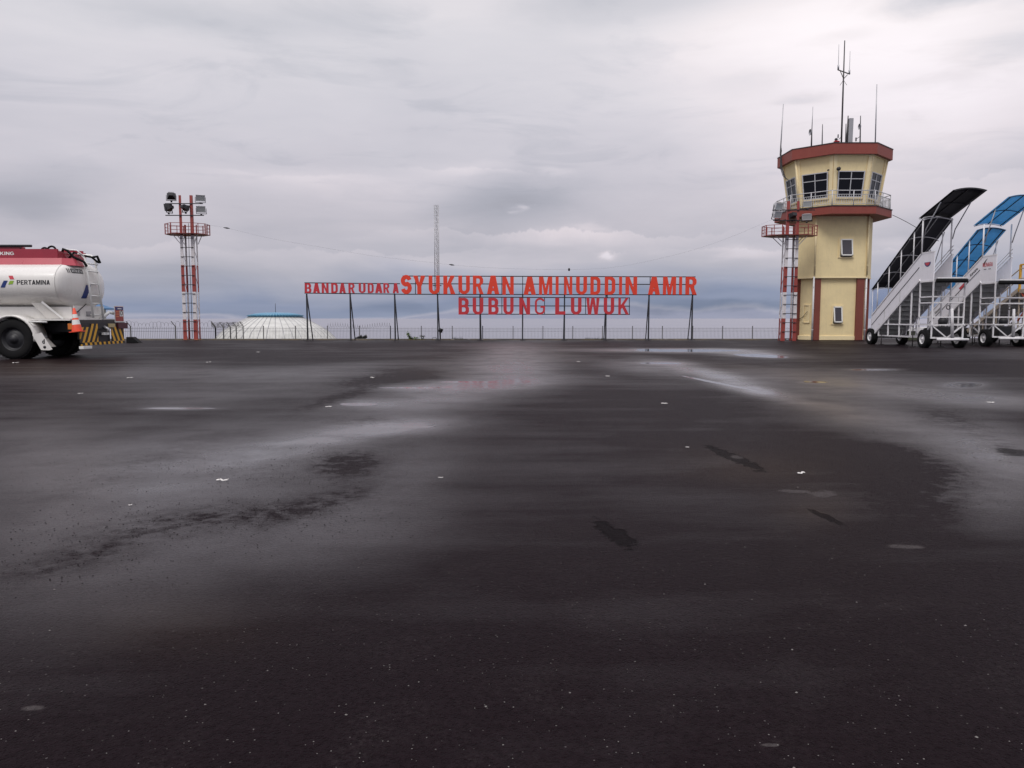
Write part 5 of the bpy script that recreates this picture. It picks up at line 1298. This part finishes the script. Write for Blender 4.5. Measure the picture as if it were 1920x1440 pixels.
    # fender arch and mud flap
    for y0, y1 in ((20.44, 20.98), (22.52, 23.06)):
        m = MB(); r0 = .60; N2 = 16; A = [R(-6) + (R(186)) * i / N2 for i in range(N2 + 1)]
        P = [(wx + r0 * math.cos(a), y0, .545 + r0 * math.sin(a)) for a in A] + [(wx + r0 * math.cos(a), y1, .545 + r0 * math.sin(a)) for a in A]
        P2 = [(wx + (r0 + .05) * math.cos(a), p[1], .545 + (r0 + .05) * math.sin(a)) for a, p in zip(A + A, P)]
        n_ = N2 + 1; fs = []
        for i in range(N2):
            fs += [(i, i + 1, n_ + i + 1, n_ + i), (2 * n_ + i, 3 * n_ + i, 3 * n_ + i + 1, 2 * n_ + i + 1), (i, 2 * n_ + i, 2 * n_ + i + 1, i + 1), (n_ + i, n_ + i + 1, 3 * n_ + i + 1, 3 * n_ + i)]
        fs += [(0, n_, 3 * n_, 2 * n_), (N2, 2 * n_ + N2, 3 * n_ + N2, n_ + N2)]
        m.add(P + P2, fs, True); m.build('fender', M_tankwhite, th)
        if y0 < 21:
            fl = MB().plate([(wx + .60, y0, .60), (wx + .86, y0 - .0, .10 + .22), (wx + .86, y1, .32), (wx + .60, y1, .60)], (.015, 0, .005))
            # the flap itself: broad panel seen from the side
            fl.plate([(wx + .58, y0 - .015, .66), (wx + .83, y0 - .015, .72), (wx + 1.10, y0 - .015, .27), (wx + 1.02, y0 - .015, .245), (wx + .80, y0 - .015, .25)], (0, .02, 0))
            f_ = fl.build('mud_flap', M_tankwhite, th)
            tm = text_mesh('d', lambda a, b, d: (wx + .84 + a, y0 - .019, .42 + b), .07, .13, 0, .04).build('mark', M_decblack, f_)
            MB().lathe([(.001, 0), (.04, 0), (.04, .003)], (wx + .90, y0 - .019, .33), axis='Y', n=12).build('mark', M_decblack, f_)
    MB().tube([(wx + .45, 20.5, 1.02), (wx + .95, 20.5, 1.0)], .022, 6).tube([(wx + .5, 20.5, 1.0), (wx + .62, 20.5, .88)], .015, 6).build('fender_bracket', M_decwhite, th)
    # ladder
    lx = -12.02; y0, y1 = 21.58, 22.10
    for y in (y0, y1):
        b = (-11.86, y, zt_ + .02)
        MB().tube([(-12.62, y, z3 - .10), (-12.3, y, z3 - .08), (-12.12, y, z3 - .10), (-12.02, y, z3 - .22), (-11.95, y, 2.2), b], .03, 8).build('ladder_rail', M_decwhite, th)
    for v in (495, 509, 532.5, 555, 569, 590):
        z = zz(v, 21.8); MB().tube([(-11.95 + (.03 if z < 1.8 else 0), y0, z), (-11.95 + (.03 if z < 1.8 else 0), y1, z)], .02, 6).build('ladder_rung', M_decwhite, th)
    MB().tube([(-12.75, 21.52, z3 - .04), (-12.5, 21.52, z3 + .03), (-12.2, 21.52, z3 - .0), (-12.03, 21.55, z3 - .15)], .02, 6).build('grab_rail', M_white, th)
    MB().tube([(-12.0, 21.5, zz(570, 21.5)), (-12.0, 21.05, zz(585, 21.05))], .012, 5).build('hose', M_rubber, th)
    # rear bumper assembly
    bx = -11.72
    MB().box((bx - .22, 20.62, 1.00 - .03), (bx - .02, 22.95, 1.06)).build('rear_platform', M_dark, th)
    MB().box((bx - .06, 20.66, .80), (bx, 23.05, .985)).build('bumper_beam', M_black, th)
    MB().box((bx - .01, 20.62, .44), (bx + .02, 21.50, .86)).build('hazard_board', M_hazR, th)
    MB().box((bx - .01, 22.25, .44), (bx + .02, 22.93, .86)).build('hazard_board', M_hazL, th)
    MB().box((bx - .03, 21.15, .86), (bx + .015, 21.50, .95)).build('hazard_board', M_hazR, th)
    MB().box((bx - .02, 20.68, .36), (bx + .03, 22.95, .435)).build('under_run_bar', pm('under_run_stripes', None, .5, var=.12, dirt=.3, extra=hazard(.3)), th)
    MB().box((bx - .03, 22.08, .84), (bx + .035, 22.42, .95)).build('tail_lamp', pm('lamp_cluster', (.45, .36, .18), .3), th)
    MB().box((bx - .05, 22.55, .80), (bx + .06, 23.1, .97)).build('tail_lamp_guard', pm('dark_red_box', (.07, .012, .018), .4), th)
    MB().box((bx - .25, 20.5, .80), (bx - .0, 20.64, .96)).build('side_marker', M_amber, th, bevel=.01)
    MB().box((bx - .03, 20.60, .27), (bx + .10, 21.02, .345)).build('number_plate', M_decwhite, th, bevel=.005)
    MB().tube([(bx + .0, 21.86, .86), (bx + .12, 21.86, .80), (bx + .12, 21.86, .70)], .04, 8).build('tow_hook', M_alu, th)
    MB().box((bx + .0, 21.72, .63), (bx + .06, 22.02, .70)).build('light_bracket', M_decwhite, th)
    MB().box((bx - .3, 21.5, .35), (bx - .05, 22.25, .8)).build('rear_valance', M_black, th)
    # warning sign board on the bumper
    z0s, z1s = zz(602, 22.75), zz(575, 22.75); ys0, ys1 = 22.52, 22.98
    bd = MB().box((bx - .02, ys0 - .02, z0s - .1), (bx - .005, ys1 + .03, z1s + .02)).build('sign_board', M_decwhite, th)
    MB().box((bx - .004, ys0, z0s), (bx + .002, ys1, z1s)).build('sign_face', pm('poster_red', (.36, .07, .06), .5, var=.25, scale=12), bd)
    MB().box((bx + .0025, ys0 + .005, z1s - .10), (bx + .005, ys1 - .005, z1s - .01)).build('sign_header', M_navy, bd)
    MB().box((bx + .0025, ys0 + .24, z0s + .14), (bx + .005, ys1 - .03, z1s - .12)).build('sign_panel', M_decwhite, bd)
    MB().lathe([(.05, 0), (.07, 0), (.07, .003), (.05, .003), (.05, 0)], (bx + .007, ys0 + .34, z0s + .24), axis='X', n=16).build('sign_symbol', M_decblack, bd)
    def rear_text(t, y, z, w, h, mat, par): return text_mesh(t, lambda a, b, d: (bx + .0075, y + a, z + b), w, h, 0, .03).build('lettering', mat, par)
    MB().box((bx + .006, ys0 + .12, z1s - .075), (bx + .008, ys0 + .36, z1s - .045)).build('sign_caption', M_decwhite, bd)
    for q in range(3): MB().box((bx + .0025, ys0 + .03, z1s - .17 - q * .07), (bx + .005, ys0 + .20, z1s - .135 - q * .07)).build('sign_line', pm('poster_orange', (.6, .2, .1), .5), bd)
    # pump pipe beside the board
    MB().tube([(bx - .3, 22.15, 1.02), (bx - .15, 22.45, 1.28), (bx - .1, 22.62, 1.25)], .05, 8).build('discharge_pipe', M_decwhite, th)
    # lettering on the tank side (follows the tank's curve)
    def side(x, z, off=.006):
        s = max(-.999, min(.999, (z - zc) / hz_)); sa = abs(s) ** (1 / .84); ca = math.sqrt(max(0, 1 - sa * sa)); return (x, yc - hw * ca ** .84 - off, z)
    def zside(v): return zz(v, 20.56)
    xa, xb = xx(31.5, 529, 20.55), xx(93.5, 529, 20.55); za, zb2 = zside(533.5), zside(525)
    text_mesh('PERTAMINA', lambda a, b, d: side(xa + a, za + b), xb - xa, zb2 - za, 0, -.16).build('lettering', M_decblack, th)
    def para(us, mat):
        m = MB(); m.add([side(xx(u, v, 20.55), zside(v), .007) for u, v in us], [(0, 1, 2, 3)]); m.build('emblem', mat, th)
    para([(14.5, 516.8), (22.5, 516.8), (26.5, 523.6), (18.5, 523.6)], M_decred)
    para([(7, 526.2), (14.6, 526.2), (9, 539), (1, 539)], M_navy)
    para([(18.5, 526.6), (26, 526.2), (24, 532.5), (15.5, 533.5)], M_decgreen)
    # on the coaming board
    xa2, xb2 = xx(-48, 475, 21.0), xx(24, 475, 21.0)
    text_mesh('NO SMOKING', lambda a, b, d: (xa2 + a, 21.044, zz(478.3, 21.05) + b), xb2 - xa2, zz(472, 21.05) - zz(478.3, 21.05), 0, -.15).build('lettering', M_decwhite, th)
    # plate on the rear head, and blue emblem: laid on the dished end
    def head(y, z, off=.008):
        s = math.hypot((y - yc) / hw, (z - zc) / hz_)
        e = .84
        cy_, cz_ = abs((y - yc) / hw), abs((z - zc) / hz_); s = (cy_ ** (2 / e) + cz_ ** (2 / e)) ** (e / 2)
        ss = [q for _, q in rs[6:]]; xs_ = [q for q, _ in rs[6:]]
        s = min(s, 1.)
        for i in range(len(ss) - 1):
            if ss[i] >= s >= ss[i + 1]:
                t = (ss[i] - s) / max(1e-6, ss[i] - ss[i + 1]); return (xs_[i] + (xs_[i + 1] - xs_[i]) * t + off, y, z)
        return (xs_[-1] + off, y, z)
    def headgrid(ya, yb, za_, zb_, mat, nm, shear=0., n=8, off=.008):
        m = MB(); P = []
        for j in range(n + 1):
            for i in range(n + 1):
                z = za_ + (zb_ - za_) * j / n; y = ya + (yb - ya) * i / n + shear * (z - za_) / (zb_ - za_); P.append(head(y, z, off))
        m.add(P, [(j * (n + 1) + i, j * (n + 1) + i + 1, (j + 1) * (n + 1) + i + 1, (j + 1) * (n + 1) + i) for j in range(n) for i in range(n)], True); return m.build(nm, mat, th)
    zp1, zp0 = zz(503.3, 21.0), zz(511.5, 21.0)
    headgrid(21.02, 21.50, zp0, zp1, M_decblack, 'fuel_grade_plate', -.0)
    for q in (0, 1): headgrid(20.90 + q * .055, 20.925 + q * .055, zp0, zp1, M_decblack, 'stripe', off=.009)
    text_mesh('AVTUR/JET A-1', lambda a, b, d: head(21.05 + a, zp0 + .022 + b, .014), .42, (zp1 - zp0) - .044, 0, -.13).build('lettering', M_decwhite, th)
    headgrid(21.36, 21.60, zz(559.5, 21.5), zz(534, 21.5), M_navy, 'emblem', shear=.20)
    # cab, outside the frame at the far end
    MB().box((-20.9, 20.65, .75), (-18.95, 22.85, 2.05)).box((-20.75, 20.72, 2.05), (-19.0, 22.78, 2.85)).build('cab', M_tankwhite, th, bevel=.08)
    MB().box((-20.3, 20.70, 2.1), (-19.3, 20.715, 2.65)).build('window', M_glass, th)
    MB().box((-18.93, 21.1, 2.15), (-18.92, 22.4, 2.6)).build('window', M_glass, th)
    return th
fuel_truck()

def traffic_cone():
    Y = 20.58; b = at(145, 622.5, Y); t = at(138.5, 578, Y)
    th = thing('traffic_cone', tuple(b), 'orange traffic cone with white bands hung on the back of the fuel truck', 'traffic cone')
    ax = (t - b); L = ax.length; ax.normalize(); q = Vector((0, 0, 1)).rotation_difference(ax).to_matrix().to_4x4()
    Mx = Matrix.Translation(b) @ q
    def lt(prof, nm, mat, par):
        m = MB(); m.lathe(prof, (0, 0, 0), n=28); m.v = [tuple(Mx @ Vector(p)) for p in m.v]; return m.build(nm, mat, par)
    rb, rt = .135, .028
    rr = lambda z: rb + (rt - rb) * z / L
    body = lt([(rr(0), .02), (rr(L), L), (rt * .7, L + .006), (rt * .6, L - .05)], 'cone_body', M_orange, th)
    for z0, z1 in ((.20, .33), (.38, .48)): lt([(rr(z0) + .003, z0), (rr(z1) + .003, z1)], 'reflective_band', M_decwhite, body)
    m = MB().box((-.145, -.145, 0), (.145, .145, .022), Mx); m.build('base', M_orange, th)
traffic_cone()
b = gr(247, 637.2); th = thing('wheel_chock', (xx(247, 636, 34.), 34., 0), 'black rubber wheel chock on the ground beyond the truck tail', 'wheel chock')
xk = xx(247, 636, 34.)
MB().plate([(xk - .25, 34, .0), (xk + .32, 34, .0), (xk + .02, 34, .27), (xk - .25, 34, .27)], (0, .35, 0)).build('block', M_rubber, th, bevel=.01)

# ---------------------------------------------------------------- litter and grit on the apron
def litter(u, v, w, h, label, seed):
    rnd = random.Random(seed); c = gr(u, v); n = 5; m = MB(); P = []
    for i in range(n + 1):
        t = i / n - .5; P.append((c.x + t * w, c.y + (rnd.random() - .5) * h + (abs(t) * h), .003 + rnd.random() * .12 * w))
    for i in range(n):
        a, b_ = Vector(P[i]), Vector(P[i + 1]); m.plate([a, b_, b_ + Vector((0, h * .5, .06 * w)), a + Vector((0, h * .5, .03 * w))], (0, 0, .002))
    o = m.build('litter', M_litter, None, origin=(c.x, c.y, .0)); tag(o, label, 'litter', 'scraps of white litter')
L_ = [(415, 903, .085, .035, 'bent white plastic strip on the asphalt at the left'), (1505, 890, .055, .045, 'folded white scrap near the pale grey smear'), (1247, 758, .07, .06, 'white scrap between the sign and the cracked dip'),
      (1140, 706.5, .07, .10, 'white speck of litter below the end of the lower sign row'), (238, 710, .10, .10, 'white scrap on the asphalt below the truck tail'), (148, 739, .05, .06, 'tiny white scrap left of the middle puddle'), (697, 709, .09, .09, 'white scrap at the top of the wet patch'),
      (615, 764, .07, .05, 'white scrap left of the dark puddle'), (388, 680, .09, .12, 'white scrap below the white dome'), (826, 897, .035, .006, 'grey flake in the middle of the apron'),
      (243, 949, .02, .015, 'small white chip left of the plastic strip'), (1860, 756, .08, .06, 'white scrap on the wet ground at the right'), (1290, 840, .03, .02, 'small white chip above the cracked dip'), (25, 681, .12, .10, 'pale scrap in front of the truck wheel'),
      (482, 661, .10, .14, 'pale speck on the apron below the dome'), (1085, 679, .09, .08, 'white speck below the lower sign row')]
for i, a in enumerate(L_): litter(*a, 50 + i)
def gravel():
    rnd = random.Random(11); mb = MB()
    for _ in range(1200):
        v = HZ + 130 + 760 * rnd.random() ** .8; u = rnd.uniform(-60, 1980); c = gr(u, v); r = rnd.uniform(.0008, .0020) * (1 + .12 * c.y)
        if rnd.random() < .04: r *= 1.9
        a = rnd.random() * 6.28
        ps = [Vector((c.x + r * rnd.uniform(.6, 1.3) * math.cos(a + k * 1.257), c.y + r * rnd.uniform(.6, 1.3) * math.sin(a + k * 1.257), .0008)) for k in range(5)] + [Vector((c.x, c.y, r * .9))]
        mb.add(ps, [(k, (k + 1) % 5, 5) for k in range(5)])
    o = mb.build('gravel', M_pebble, None, fixn=False); tag(o, 'fine pale grit strewn over the near asphalt', 'gravel', kind='stuff')
    mb = MB()
    for (u0, v0, su, sv, n) in ((640, 862, 55, 22, 260), (540, 960, 150, 26, 420), (300, 985, 170, 28, 420), (120, 1050, 120, 34, 300), (690, 790, 60, 6, 90), (1820, 800, 80, 18, 160), (1740, 900, 110, 50, 300), (250, 880, 160, 26, 260), (500, 890, 80, 20, 160)):
        for _ in range(n):
            u, v = rnd.gauss(u0, su), rnd.gauss(v0, sv)
            if v < HZ + 60: continue
            c = gr(u, v); r = rnd.uniform(.0012, .0034) * (1 + .06 * c.y); a = rnd.random() * 6.28
            ps = [Vector((c.x + r * rnd.uniform(.6, 1.3) * math.cos(a + k * 1.257), c.y + r * rnd.uniform(.6, 1.3) * math.sin(a + k * 1.257), .0008)) for k in range(5)] + [Vector((c.x, c.y, r * .9))]
            mb.add(ps, [(k, (k + 1) % 5, 5) for k in range(5)])
    o = mb.build('loose_asphalt_crumbs', M_patch, None, fixn=False); tag(o, 'dark crumbs of asphalt along the wet bands', 'gravel', kind='stuff')
gravel()
